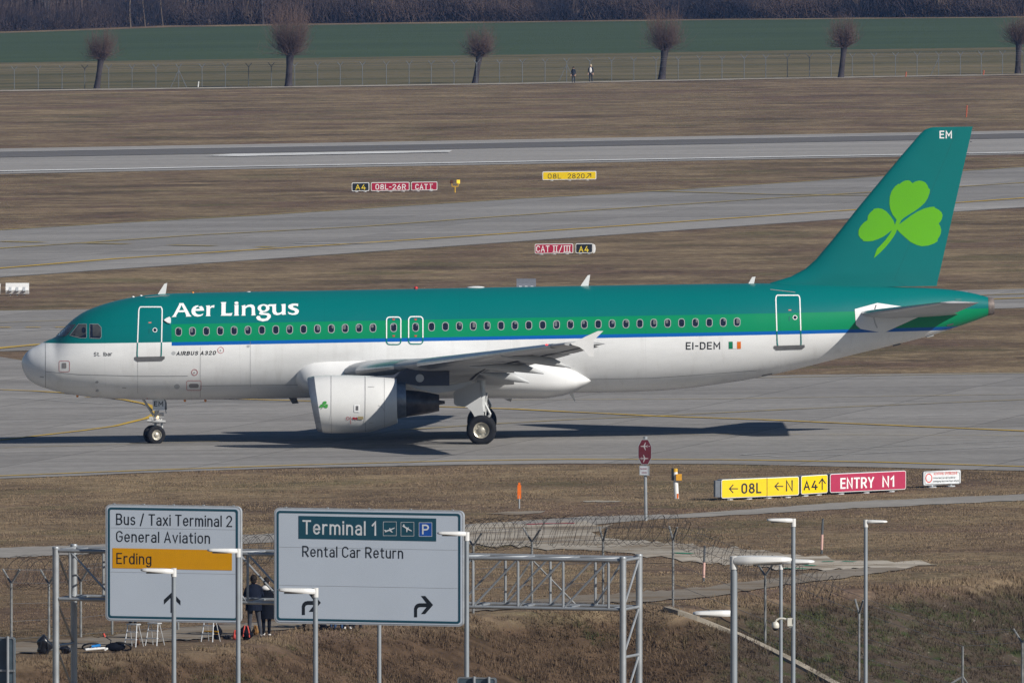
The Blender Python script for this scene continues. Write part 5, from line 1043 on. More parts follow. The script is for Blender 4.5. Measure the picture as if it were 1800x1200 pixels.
airfield_sign('far red airfield sign reading CAT II/III in white', (940.2, 445.8), (1007.6, 445), 428.9, 428.3, 1.8, S_RED2, [('lettering', TX('CAT', 942.5, 966, 443, 11.2), S_WHT), ('lettering', TX('II/III', 973, 1002, 443, 11.2), S_WHT), ('serif', lay(line2d([(971.5, 432), (981, 432)], 1.1), 3), S_WHT), ('serif', lay(line2d([(971.5, 442.6), (981, 442.6)], 1.1), 3), S_WHT), ('serif', lay(line2d([(990.5, 432), (1003.5, 432)], 1.1), 3), S_WHT), ('serif', lay(line2d([(990.5, 442.6), (1003.5, 442.6)], 1.1), 3), S_WHT)], FS, feet=3)
tB, fB = airfield_sign('black airfield sign with yellow A4 and a white rounded end, right of CAT II/III', (1011.8, 444.9), (1042, 445.3), 428.1, 428.4, 1.8, S_BLK, [('lettering', TX('A4', 1017.6, 1035, 443, 10.4, .02), S_YTX)], FS, .36)
mb = MB(); u0, z0 = fB.uz(1042.6, 445.4); _, z1 = fB.uz(1042.6, 428.8); mb.prism([(0, z0), (.11, z0 + .06), (.15, (z0 + z1) / 2), (.11, z1 - .06), (0, z1)], lambda x, z, d: Vector((u0 + x, d, z)), .02, .34); mb.build('end_cap', S_WHT, tB)
u0, z0 = f1.uz(1268, 875.5); _, z1 = f1.uz(1268, 842.5); mb = MB(); mb.prism([(0, .03), (-.17, .12), (-.17, .24), (0, .31)], lambda x, y, d: Vector((u0 + x, y, d)), z0 + .04, z1 - .04); mb.build('end_cap', S_BODY, t1)
# backs of two sign boxes
def sign_back(label, x0, x1, y0, y1, leg, mat=None):
    A = G(x0, y1 + leg); B = G(x1, y1 + leg - (x1 - x0) * .012); fc = Face(A, B); t = thing('airfield_sign', label, 'airfield sign', A, fc.rz, 'white backs of airfield signs'); u0, z0 = fc.uz(x0, y1); u1, _ = fc.uz(x1, y1); _, z1 = fc.uz(x0, y0); mb = MB()
    mb.prism([(0, z0), (-.10, z0 + (z1 - z0) * .35), (-.02, z0 + (z1 - z0) * .62), (.02, z1), (.30, z1), (.30, z0)], lambda y, z, x: Vector((x, y, z)), u0, u1); mb.build('housing', mat or S_WHT, t)
    for k in range(3):
        mb = MB(); x = u0 + (u1 - u0) * (.2 + .3 * k); mb.prism([(-.10, z0 + .10), (-.16, z0 + .16), (-.02, z0 + .36), (0, z0 + .2)], lambda y, z, d: Vector((x + d, y, z)), -.07, .07)
        mb.tube((x, .12, -.1), (x, .12, z0 + .02), .04, n=8); mb.build('foot', S_GREY, t)
    return t
sign_back('white back of an airfield sign box standing alone in grass left of the aircraft nose', 10, 50.6, 497.5, 516.5, 3.5)
sign_back('white back of an airfield sign box cut off by the left frame edge', -43, .3, 498.4, 517, 3.5)
sign_back('dark grey airfield sign box peeking out behind the fuselage spine', 908, 942, 490, 512, 4, M('dull_sign_housing', (.15, .16, .19), .5))
# runway guard lights
g = G(799.8, 338.5); t = thing('guard_light', 'small yellow twin-lamp runway guard light on a forked post beside the CAT I sign', 'guard light', g); s = pxm(g.y); mb = MB(); YP = M('yellow_fitting', (.62, .36, .03), .5)
mb.tube((0, 0, -.1), (0, 0, .38), .04, n=8); mb.path([(-.22, 0, .62), (-.2, 0, .40), (.2, 0, .40), (.22, 0, .62)], .035, 6); mb.build('post', YP, t)
for sx, mm in ((-1, M('guard_lamp_off', (.10, .04, .02), .5)), (1, M('guard_lamp_lit', (.9, .6, .05), .4, emit=(1, .62, .03, .5)))):
    mb = MB(); mb.box((sx * .22, .06, .72), (.22, .18, .24)); mb.lathe([(-.13, .10), (-.04, .11), (.02, .03)], (sx * .22, 0, .72), 'Y', 12, True); mb.build('lamp', mm, t)
# octagonal stop sign on a pole
g = G(1134, 915); t = thing('stop_sign', 'tall shaded red octagonal sign with two white aircraft symbols on a grey pole', 'sign', g); fc = Face(g, g + Vector((1, 0, 0))); X = lambda px, py: fc.uz(px, py); mb = MB(); zt = X(1133, 772)[1]; mb.tube((X(1135.6, 880)[0], 0, -.3), (X(1133.6, 780)[0], 0, zt + .03), .055, n=10); mb.tube((X(1134.5, 770)[0], 0, zt - .05), (X(1134.5, 770)[0], 0, zt + .10), .07, n=10); mb.build('pole', GALV, t)
O = lambda cx, cy, hw, hh, kx, ky: [(cx - hw + kx, cy - hh), (cx + hw - kx, cy - hh), (cx + hw, cy - hh + ky), (cx + hw, cy + hh - ky), (cx + hw - kx, cy + hh), (cx - hw + kx, cy + hh), (cx - hw, cy + hh - ky), (cx - hw, cy - hh + ky)]
mb = MB(); mb.prism(O(1133.5, 793.8, 12.2, 22.4, 6.3, 12), lambda x, y, d: (lambda q: Vector((q[0], d, q[1])))(X(x, y)), -.10, -.06); mb.build('frame', GALV, t)
flat('face_panel', poly(O(1133.5, 793.8, 11.0, 21.2, 5.8, 11.2)), M('shaded_stop_red', (.085, .004, .014), .55), t, fc, .105)  # shade of a face turned from the sun is put into this red
PALE = M('greyed_white', (.33, .30, .32), .6)  # symbols greyed to go with the face coloured as shaded
def jet(cx, cy, k, flip):
    P = [(-7, 0), (-4, -.9), (-1, -.9), (2.2, -7), (3.2, -6.7), (1.8, -.8), (4.6, -.6), (5.6, -2.4), (6.3, -2.3), (5.8, 0), (6.3, 2.3), (5.6, 2.4), (4.6, .6), (1.8, .8), (3.2, 6.7), (2.2, 7), (-1, .9), (-4, .9)]
    return poly([(cx + x * k * flip, cy + (y + x * .0) * k) for x, y in P])
for cy, fl in ((783.8, 1), (805.2, -1)): flat('aircraft_symbol', jet(1132 + (1.5 if fl < 0 else 0), cy, .98, fl), PALE, t, fc, .109); flat('dash', line2d([(1133.5 + fl * 6, cy), (1133.5 + fl * 9.5, cy)], .9), PALE, t, fc, .109)
mb = MB(); mb.prism([(1123.8, 817.6), (1141.6, 818.2), (1141.6, 835.4), (1123.8, 834.4)], lambda x, y, d: (lambda q: Vector((q[0], d, q[1])))(X(x, y)), -.10, -.06); mb.build('plate', GALV, t)
flat('plate_face', poly([(1124.6, 818.6), (1138.6, 819), (1138.6, 834.2), (1124.6, 833.6)]), M('plate_white', (.42, .44, .48), .5), t, fc, .103); P_PUR = M('faded_red', (.27, .10, .13), .5)
flat('lettering', TX('Durchfahrt', 1125.6, 1137.6, 824.6, 3.2), P_PUR, t, fc, .106); flat('lettering', TX('verboten', 1127.5, 1136.8, 831.2, 3.0), P_PUR, t, fc, .106)
# marker posts
g = G(912.8, 893); s = pxm(g.y); t = thing('marker_post', 'bright orange marker on a thin grey stake in the grass', 'marker', g); mb = MB(); mb.tube((0, 0, -.2), (0, 0, .45), .028, n=8); mb.build('stake', GALV, t); mb = MB(); z0 = 17 / s; mb.box((0, 0, z0 + .235), (.125, .05, .47)); mb.box((0, 0, z0 + .51), (.075, .05, .09)); mb.box((0, .0, z0 + .23), (.14, .056, .03)); mb.build('marker_panel', M('signal_orange', (.80, .16, .015), .5), t)
g = G(1189.8, 876); s = pxm(g.y); t = thing('marker_post', 'white post with a yellow box and yellow cap, right of the stop sign', 'post', g); mb = MB(); mb.tube((0, 0, -.2), (-.06, 0, 47 / s), .085, n=12); mb.build('post', S_WHT, t); mb = MB(); mb.tube((-.06, 0, 47 / s), (-.062, 0, 53 / s), .09, n=12); mb.build('cap', YP, t); mb = MB(); mb.box((.07, -.08, 38 / s), (.20, .16, .22)); mb.build('yellow_box', M('amber_box', (.72, .35, .03), .5), t); mb = MB(); mb.box((-.15, .0, 43 / s), (.08, .14, .42)); mb.build('dark_panel', S_BLK, t); mb = MB(); mb.box((.03, -.083, .1), (.06, .02, .16)); mb.build('orange_stripe', M('signal_orange', (.80, .16, .015), .5), t)
for px, pt, pb, lab in ((1236.5, 960, 1022, 'dark pole with a pale pink lower sleeve at the fence, right of the gantry'), (1444, 912, 973, 'dark pole with a pale pink lower sleeve standing between the two tall lamp posts')):
    g = G(px, pb); s = pxm(g.y); t = thing('marker_pole', lab, 'pole', g, 0, 'dark and pink marker poles'); lx = 2.2 / s; h = (pb - pt) / s; mb = MB(); mb.tube((0, 0, -.1), (lx, 0, h), .035, n=8); mb.tube((lx, 0, h), (lx * 1.02, 0, h + .02), .045, n=8); mb.build('pole', M('dark_pole', (.10, .11, .12), .6), t); mb = MB(); mb.tube((lx * .12, 0, h * .12), (lx * .56, 0, h * .56), .042, n=8); mb.build('sleeve', M('pale_pink', (.60, .38, .33), .6), t)
for px, pt, pb, lab in ((1698.5, 187, 206, 'thin orange-red stake in the far grass strip above the aircraft fin'), (1592, 128, 136, 'tiny orange stake at the far fence right of the small pollard'), (1728.5, 125, 133, 'tiny orange stake at the far fence left of the rightmost pollard'), (348, 145, 154, 'tiny white peg at the foot of the far fence')):
    g = G(px, pb); s = pxm(g.y); mb = MB(); h = (pb - pt) / s; mb.tube((0, 0, 0), (.06, 0, h), .06, n=6); mb.tube((.06, 0, h), (.06, 0, h + .08), .06, n=6); o = mb.build('marker_stake', S_WHT if 'white' in lab else M('stake_orange', (.40, .11, .06), .6)); o.location = g; tag(o, lab, 'stake')

# street lamps
LAMPW = M('lamp_white', (.66, .66, .65), .4, var=.05); POLE = M('lamp_pole_steel', (.27, .30, .33), .55, 0.3, var=.12, scale=2)
def lamp(label, px, top, d, wpx, hx0, hx1, hrow, tilt=0.0, head=True):
    p = At(px, top, d); gb = hz(p.x, p.y); t = thing('street_lamp', label, 'street lamp', (p.x, p.y, gb), 0, 'street lamps along the road'); s = pxm(d); r = wpx / 2 / s; ht = p.z - gb; mb = MB()
    mb.tube((0, 0, -.3), (0, 0, ht - 3.4 * r), r * 1.12, r * .98, 14, caps=False); mb.build('pole', POLE, t, True)
    if not head: return t
    mb = MB(); mb.tube((0, 0, ht - 3.7 * r), (0, 0, ht), r * 1.18, r * 1.18, 14); mb.build('collar', LAMPW, t, True)
    sg = 1 if hx1 > px + 5 else -1; ln = abs((hx1 if sg > 0 else hx0) - px) / s; zc = At(px, hrow, d).z - gb; mb = MB(); R_ = []
    for f, hw, up, dn in ((.0, .05, .030, .030), (.06, .07, .034, .034), (.16, .10, .036, .036), (.3, .13, .036, .034), (.8, .135, .026, .026), (.92, .115, .020, .022), (.98, .075, .012, .016), (1.0, .03, .004, .008)):
        q = ln / .62; R_.append([Vector((sg * ln * f, y * hw * q, zc + tilt * f * ln + z * q)) for y, z in ((-1, -dn * .7), (-.98, 0), (-.85, up * 1.1), (-.45, up * 1.25), (.45, up * 1.25), (.85, up * 1.1), (.98, 0), (1, -dn * .7), (.88, -dn * 1.3), (-.88, -dn * 1.3))])
    mb.loft(R_); mb.build('lamp_head', LAMPW, t, True); mb = MB(); q = ln / .62; mb.box((sg * ln * .58, 0, zc + tilt * .58 * ln - .047 * q), (ln * .5, .18 * q, .02 * q)); mb.build('diffuser', M('lamp_diffuser', (.35, .36, .37), .3), t); return t
lamp('street lamp in front of the Bus / Taxi sign, its pole covering the arrow', 305.5, 998, 215, 8.2, 247, 310, 1003.5, .05)
lamp('street lamp at the right edge of the Bus / Taxi sign, over the yellow panel', 418.5, 963.5, 225, 8.2, 364, 422, 967.5, .03)
lamp('street lamp before the left arrow of the Terminal 1 sign', 554.5, 1032.5, 200, 9, 488, 559, 1038.5, .05)
lamp('street lamp along the right edge of the wide Terminal 1 sign', 820.3, 934.5, 228, 8.4, 768, 824, 937.5, .03)
lamp('thickest and nearest street lamp, its head pointing right', 1290, 977, 135, 12.4, 1285, 1392, 984, .02)
lamp('tall street lamp carrying a security camera on its pole', 1394.5, 911, 226, 7.6, 1347.5, 1398, 914, .02)
lamp('tall slim street lamp farthest right, its head pointing right', 1521.8, 913, 235, 7.0, 1518, 1560, 916, .0)
lamp('slim street lamp close left of the camera pole with its head pointing right behind it', 1372.8, 989, 240, 6.2, 1370, 1432, 986, .0)
lamp('street lamp directly behind the thickest lamp post, only its left pointing head showing', 1289.6, 1072, 190, 8, 1217.5, 1293, 1077, .0)
lamp('grey pole seen below the Terminal 1 sign, its top hidden by the sign', 666.5, 1010, 250, 7.2, 610, 670, 1014, .02)
# security camera on the tall lamp
d = 225.5; p0 = At(1388, 1092, d); t = thing('security_camera', 'cream dome security camera on a curved arm fixed to a lamp pole', 'camera', p0); s = pxm(d); CRM = M('cream_plastic', (.62, .60, .53), .4); q = lambda px, py: At(px, py, d) - p0
mb = MB(); c_ = q(1388.7, 1092.5); mb.box(c_, (9 / s, .10, 14 / s)); mb.build('mount_box', CRM, t); mb = MB(); mb.path([q(1384, 1088.5), q(1378, 1086.5), q(1371, 1086.2), q(1365.5, 1088.5), q(1363, 1093)], .017, 8); mb.build('arm', CRM, t, True)
mb = MB(); c_ = q(1363, 1098); mb.lathe([(.06, .02), (.05, .045), (.02, .065), (-.03, .068), (-.05, .06)], c_, 'Z', 18, True); mb.build('dome_housing', CRM, t, True); mb = MB(); mb.ell(c_ + Vector((0, 0, -.05)), (.052, .052, .05)); mb.build('dome_glass', S_BLK, t, True); mb = MB(); mb.box(q(1389.2, 1100.5), (.05, .08, .04)); mb.box(q(1394.2, 1091), (.02, .12, .09)); mb.build('bracket', M('bracket_grey', (.2, .21, .2), .5), t)

# sign gantry
GD0 = 240.0; GX0 = (600 - 900) / F * GD0; GU = Vector((.9497, -.3131, 0)).normalized(); GB = Vector((.3131, .9497, 0)).normalized()
gA = Vector((GX0, GD0, 0)); gfc = Face(gA, gA + GU); gb = hz(GX0, GD0); gfc.A.z = gb
t = thing('sign_gantry', 'galvanised box truss gantry carrying two large direction signs', 'gantry', gfc.A, gfc.rz); uz = gfc.uz
uL = uz(98, 1000)[0]; uR = uz(1095, 1000)[0]; zT = uz(98, 967)[1]; zTr = uz(1095, 985)[1]; zTop = (zT + zTr) / 2; zBot = (uz(105, 1051)[1] + uz(1090, 1072)[1]) / 2; dp = .98; cr = .062
for u in (uL, uR):
    for y in (0, dp): mb = MB(); mb.tube((u, y, -.3), (u, y, zTop + .05), cr, n=16); mb.lathe([(0, cr * 1.02), (.03, cr * 1.1), (.05, cr)], (u, y, zTop + .02), 'Z', 16, True); mb.build('column', GALV, t, True)
for y in (0, dp):
    for z in (zTop, zBot): mb = MB(); mb.tube((uL + cr, y, z), (uR - cr, y, z), .037 if z == zTop else .034, n=10); mb.build('chord', GALV, t, True)
def lattice(u0, u1, rev):
    mb = MB(); n = max(2, round((u1 - u0) / .83))
    for y, ph in ((0, 0), (dp, .35)):
        for k in range(n + 1):
            a = u0 + (u1 - u0) * min(1, (k + ph) / n)
            if y == dp and k == n: continue
            mb.tube((a, y, zBot), (a, y, zTop), .026, n=8)
        for k in range(n):
            a = u0 + (u1 - u0) * min(1, (k + ph) / n); b = u0 + (u1 - u0) * min(1, (k + 1 + ph) / n); mb.tube((a, y, zTop if rev else zBot), (b, y, zBot if rev else zTop), .021, n=7)
    for k in range(n + 1):
        a = u0 + (u1 - u0) * k / n
        for z in (zTop, zBot): mb.tube((a, 0, z), (a, dp, z), .02, n=7)
        if k < n: mb.tube((a, 0, zTop), (a + (u1 - u0) / n, dp, zTop), .018, n=6)
    mb.build('lattice', GALV, t, True)
um = (uL + uR) / 2; lattice(uL + .28, um, True); lattice(um + .02, uR - .28, False)
for u in (uL, uR):
    mb = MB(); zs = [zTop, zBot, zBot - .88, zBot - 1.8, zBot - 2.7]
    for i, z in enumerate(zs):
        if u == uR or i in (0, 1, 2): mb.tube((u, 0, z), (u, dp, z), .027, n=8)
        if i < 4: mb.tube((u, 0 if (u == uR) else 0, zs[i + 1] if u == uR else z), (u, dp, z if u == uR else zs[i + 1]), .022, n=7)
    mb.build('brace', GALV, t, True)
sfc = Face(gfc.A - GB * .22, gfc.A - GB * .22 + GU); suz = sfc.uz
S_FACE = M('road_sign_white', (.545, .61, .70), .45, var=.03, scale=.8); S_NAVY = M('road_sign_teal', (.012, .075, .115), .45, var=.05); S_ORA = M('road_sign_orange', (.74, .34, .0), .45, var=.03); S_BLUE = M('parking_blue', (.01, .085, .40), .45)
def road_sign(label, TL, TR, BL, BR):
    u0 = (suz(*TL)[0] + suz(*BL)[0]) / 2; u1 = (suz(*TR)[0] + suz(*BR)[0]) / 2; z1 = (suz(*TL)[1] + suz(*TR)[1]) / 2; z0 = (suz(*BL)[1] + suz(*BR)[1]) / 2
    t = thing('road_sign', label, 'road sign', sfc.A, sfc.rz, 'large direction signs on the gantry'); L_ = lambda x, z, d: Vector((x, d, z))
    mb = MB(); mb.prism(rrect(u0, z0, u1, z1, .10, 6), L_, -.03, .05); mb.build('frame', M('sign_frame_metal', (.50, .53, .57), .4, .4), t)
    mb = MB(); mb.prism(rrect(u0 + .028, z0 + .028, u1 - .028, z1 - .028, .085, 6), L_, -.036, -.031); mb.build('face_panel', S_FACE, t)
    mb = MB(); a = rrect(u0 + .055, z0 + .055, u1 - .055, z1 - .055, .06, 6); b = rrect(u0 + .095, z0 + .095, u1 - .095, z1 - .095, .035, 6); n = len(a); mb.add([L_(x, z, -.040) for x, z in a + b], [[i, (i + 1) % n, n + (i + 1) % n, n + i] for i in range(n)]); mb.build('border', S_NAVY, t)
    mb = MB()
    for k in range(5): x = u0 + (u1 - u0) * (.06 + .22 * k); mb.box((x, .0, z1 + .008), (.035, .05, .02))
    for k in range(3): x = u0 + (u1 - u0) * (.15 + .35 * k); mb.box((x, .13, (z0 + z1) / 2), (.06, .14, z1 - z0 - .1))
    mb.build('bracket', GALV, t); seam = MB()
    for q in (.33, .66) if u1 - u0 > 3 else (.42, .8): z = z0 + (z1 - z0) * q; seam.box(((u0 + u1) / 2, -.0366, z), (u1 - u0 - .22, .002, .006))
    seam.build('seam', M('sign_seam', (.30, .32, .35), .5), t); return t, u0, u1
s1, *_ = road_sign('grey direction sign reading Bus / Taxi Terminal 2 with an orange Erding panel', (186, 885.5), (424.5, 889.5), (186.5, 1088.5), (424.5, 1096.5))
KS = .0195
sgn = lambda nm, vf, mt, t_, x0: flat(nm, skew(vf, x0, -KS), mt, t_, sfc, .0395)
sgn('orange_panel', poly([(199, 962.3), (409, 962.3), (409, 997.6), (199, 997.6)]), S_ORA, s1, 199)
flat('lettering', skew(TX('Bus / Taxi Terminal 2', 205.5, 409.5, 921.6, 20, -.02), 205, -KS), S_BLK, s1, sfc, .0385); flat('lettering', skew(TX('General Aviation', 205.5, 370.5, 951.6, 19.5, -.02), 205, -KS), S_BLK, s1, sfc, .0385); flat('lettering', skew(TX('Erding', 206, 267.5, 990.2, 19.5, -.02), 206, -KS), S_BLK, s1, sfc, .0415)
flat('arrow', poly([(289.5, 1053), (304, 1039.5), (318.5, 1055), (318.5, 1063), (306.8, 1051), (306.8, 1076), (301.2, 1076), (301.2, 1050), (289.5, 1061.5)]), S_BLK, s1, sfc, .0385)
s2, *_ = road_sign('wide grey direction sign reading Terminal 1 and Rental Car Return', (482, 891), (815.5, 897.5), (483.5, 1094), (815.5, 1101))
sgn('teal_panel', poly([(526, 905.8), (768, 905.8), (768, 946), (526, 946)]), S_NAVY, s2, 526)
TXT = M('sign_reflective_text', (.68, .71, .74), .5)
flat('lettering', skew(TX('Terminal 1', 533, 662.5, 938.2, 25, -.006), 533, -KS), TXT, s2, sfc, .0415); flat('lettering', skew(TX('Rental Car Return', 532.7, 710, 977.7, 19.4, -.02), 533, -KS), S_BLK, s2, sfc, .0385)
def box_icon(x0, y0, x1, y1, fill=None):
    if fill: flat('icon_panel', poly([(x0, y0), (x1, y0), (x1, y1), (x0, y1)]), fill, s2, sfc, .0415)
    a = [(x0, y0), (x1, y0), (x1, y1), (x0, y1)]; flat('icon_border', ring2d(a, inset_pts(a, .9)), TXT, s2, sfc, .0425)
box_icon(674.7, 916, 698.3, 941); box_icon(705.8, 916.8, 729.2, 941.6); box_icon(737.6, 917.4, 760.8, 942.2, S_BLUE)
flat('lettering', TX('P', 743.2, 755.4, 938.2, 17.2, .03), TXT, s2, sfc, .044)
PL = [(-10, 0.3), (-8.6, 1.4), (-4, 1.3), (-1.5, 1.2), (2.2, 6.0), (3.6, 6.0), (2.0, 1.1), (6.5, .9), (9.2, .1), (10, -.7), (9, -1.2), (6, -1.1), (2, -1.2), (1.4, -3.2), (.2, -3.2), (.0, -1.3), (-5.5, -1.0), (-8.4, -3.4), (-9.8, -3.4), (-8.8, -.7)]
def plane_icon(cx, cy, ang, flip, k=.98):
    ca, sa = math.cos(R(ang)), math.sin(R(ang)); return poly([(cx + (x * flip * ca - y * sa) * k, cy + (x * flip * sa + y * ca) * k) for x, y in PL])
flat('icon', plane_icon(686.5, 930.5, -20, 1), TXT, s2, sfc, .044); flat('icon', plane_icon(717, 928, 32, 1), TXT, s2, sfc, .044)
ARW = [(985, 790), (985, 735), (991, 718), (1003, 707), (1020, 703), (1062, 703), (1028, 658), (1054, 658), (1103, 714), (1054, 770), (1028, 770), (1062, 727), (1022, 727), (1010, 731), (1004, 742), (1004, 790)]
for dx, dy in ((0, 0), (-696, -14)): flat('arrow', poly([(450 + (x + dx) / 3.529, 860 + (y + dy) / 3.529) for x, y in ARW]), S_BLK, s2, sfc, .0385)
# two small sign backs low in the frame
def small_back(label, x0, x1, y0, d, hgt):
    p = At(x0, y0, d); q = At(x1, y0 + .4, d - .2); fc = Face(Vector((p.x, p.y, 0)), Vector((q.x, q.y, 0))); gbz = hz(p.x, p.y); t = thing('road_sign', label, 'road sign', (p.x, p.y, gbz), fc.rz); w_ = fc.w; zt = p.z - gbz; L_ = lambda x, z, dd: Vector((x, dd, z))
    mb = MB(); mb.prism(rrect(0, zt - hgt, w_, zt, .04, 4), L_, 0, .03); mb.build('panel', M('sign_back_dark', (.085, .12, .15), .5, .1, var=.2), t); a = rrect(0, zt - hgt, w_, zt, .04, 4); mb = MB(); b = rrect(.02, zt - hgt + .02, w_ - .02, zt - .02, .03, 4); n = len(a); mb.add([L_(x, z, -.006) for x, z in a + b], [[i, (i + 1) % n, n + (i + 1) % n, n + i] for i in range(n)]); mb.build('rim', GALV, t)
    mb = MB()
    for k in (.3, .85) if w_ < .5 else (.45, .83): mb.tube((w_ * k, -.03, -.2), (w_ * k, -.03, zt + .015), .022, n=8)
    mb.box((w_ / 2, -.012, zt - hgt * .35), (w_, .015, .03)); mb.build('post', GALV, t)
small_back('dark back of a road sign cut off at the bottom left corner', -40, 26, 1118, 190, 1.4)
small_back('dark sign back just showing at the bottom edge, below the Terminal 1 sign', 804, 872, 1189, 200, .6)

NEARP = M('weathered_fence_post', (.21, .215, .215), .7, .2, var=.35, scale=5)
# near security fence with razor wire
FENCE = [(20, 1003, 1128), (86, 1004, 1122), (142, 1000, 1119), (197, 992, 1114), (313, 975, 1108), (420, 966, 1101), (520, 957, 1095), (625, 950, 1090), (730, 944, 1083), (832, 938, 1077), (935, 931, 1068), (1060, 929, 1063.5), (1183, 928, 1067)]
DOWN = [(1345, 990, 1131), (1510, 1056, 1196), (1692, 1115, 1245), (1797, 1108, 1240)]
FW = [(G(a, c), a, b, c) for a, b, c in FENCE]
for a, b, c in DOWN: FW.append((GT(a, min(c, 1222)) if c < 1222 else At(a, c, 384), a, b, c))
fr = FW[0][0]; t = thing('security_fence', 'near wire security fence with Y-topped posts and coiled razor wire behind the photographers', 'fence', fr); tp = []
for p, a, b, c in FW:
    p = p - fr; s = pxm(p.y + fr.y); hh = (c - b) / s - .33; mb = MB(); mb.tube(p - Vector((0, 0, .4)), p + Vector((0, 0, hh)), .038, .036, 8); u = Vector((.75, -.66, 0)) if a != 1060 and a != 1183 and a != 1510 else Vector((.33, -.9, 0))
    for s_ in ((-1, 1) if a != 1692 else ()): mb.tube(p + Vector((0, 0, hh - .03)), p + u * s_ * .34 + Vector((0, 0, hh + .38)), .030, n=6)
    if a in (1692,):
        for q in (Vector((-1.9, 0, -.2)), Vector((.75, -.3, -.2))): mb.tube(p + Vector((0, 0, hh - .9)), p + q, .032, n=6)
    if a == 935:
        for q in (Vector((1.3, .2, .1)), Vector((-.9, .2, .1))): mb.tube(p + Vector((0, 0, hh - .55)), p + q, .03, n=6)
    mb.build('post', NEARP, t); tp.append((p, hh))
WIRE = M('fence_wire', (.16, .16, .17), .6, .3); RAZ = M('rusty_razor_wire', (.055, .050, .047), .7, .2)
mb = MB()
for (p, h1), (q, h2) in zip(tp[:-1], tp[1:]):
    for k in (.05, .35, .65, 1.0): mb.tube(p + Vector((0, 0, h1 * k)), q + Vector((0, 0, h2 * k)), .008, n=3, caps=False)
    for s_ in (-1, 1): mb.tube(p + Vector((s_ * .3, -s_ * .27, h1 + .38)), q + Vector((s_ * .3, -s_ * .27, h2 + .38)), .007, n=3, caps=False)
mb.build('wire', WIRE, t)
mb = MB(); TPW = [p + Vector((0, 0, h + .30)) for p, h in tp[:13]] + [tp[13][0] + Vector((-.9, 0, tp[13][1] + .45)), tp[13][0] + Vector((0, 0, tp[13][1] + .25)), tp[13][0] + Vector((1.2, 0, tp[13][1] - .25)), tp[13][0] + Vector((2.2, 0, tp[13][1] - .5))]
acc = [0.0]
for a, b in zip(TPW[:-1], TPW[1:]): acc.append(acc[-1] + (b - a).length)
for ph, rad, pitch in ((0, .47, .42), (1.6, .43, .47), (3.1, .46, .52)):
    pts = []; n = int(acc[-1] / pitch * 16)
    for i in range(n):
        s = acc[-1] * i / n; k = min(int(np.searchsorted(acc, s, 'right')) - 1, len(acc) - 2); q = (s - acc[k]) / (acc[k + 1] - acc[k]); c_ = TPW[k].lerp(TPW[k + 1], q); dv = (TPW[k + 1] - TPW[k]).normalized(); sd = Vector((-dv.y, dv.x, 0)).normalized(); up = Vector((0, 0, 1)); a_ = 2 * math.pi * s / pitch + ph; rr = rad * (1 + .10 * math.sin(s * 1.7 + ph))
        pts.append(c_ + (sd * math.cos(a_) + up * math.sin(a_)) * rr + dv * .16 * math.sin(a_))
    mb.path(pts, .006, 3)
mb.build('razor_wire', RAZ, t)

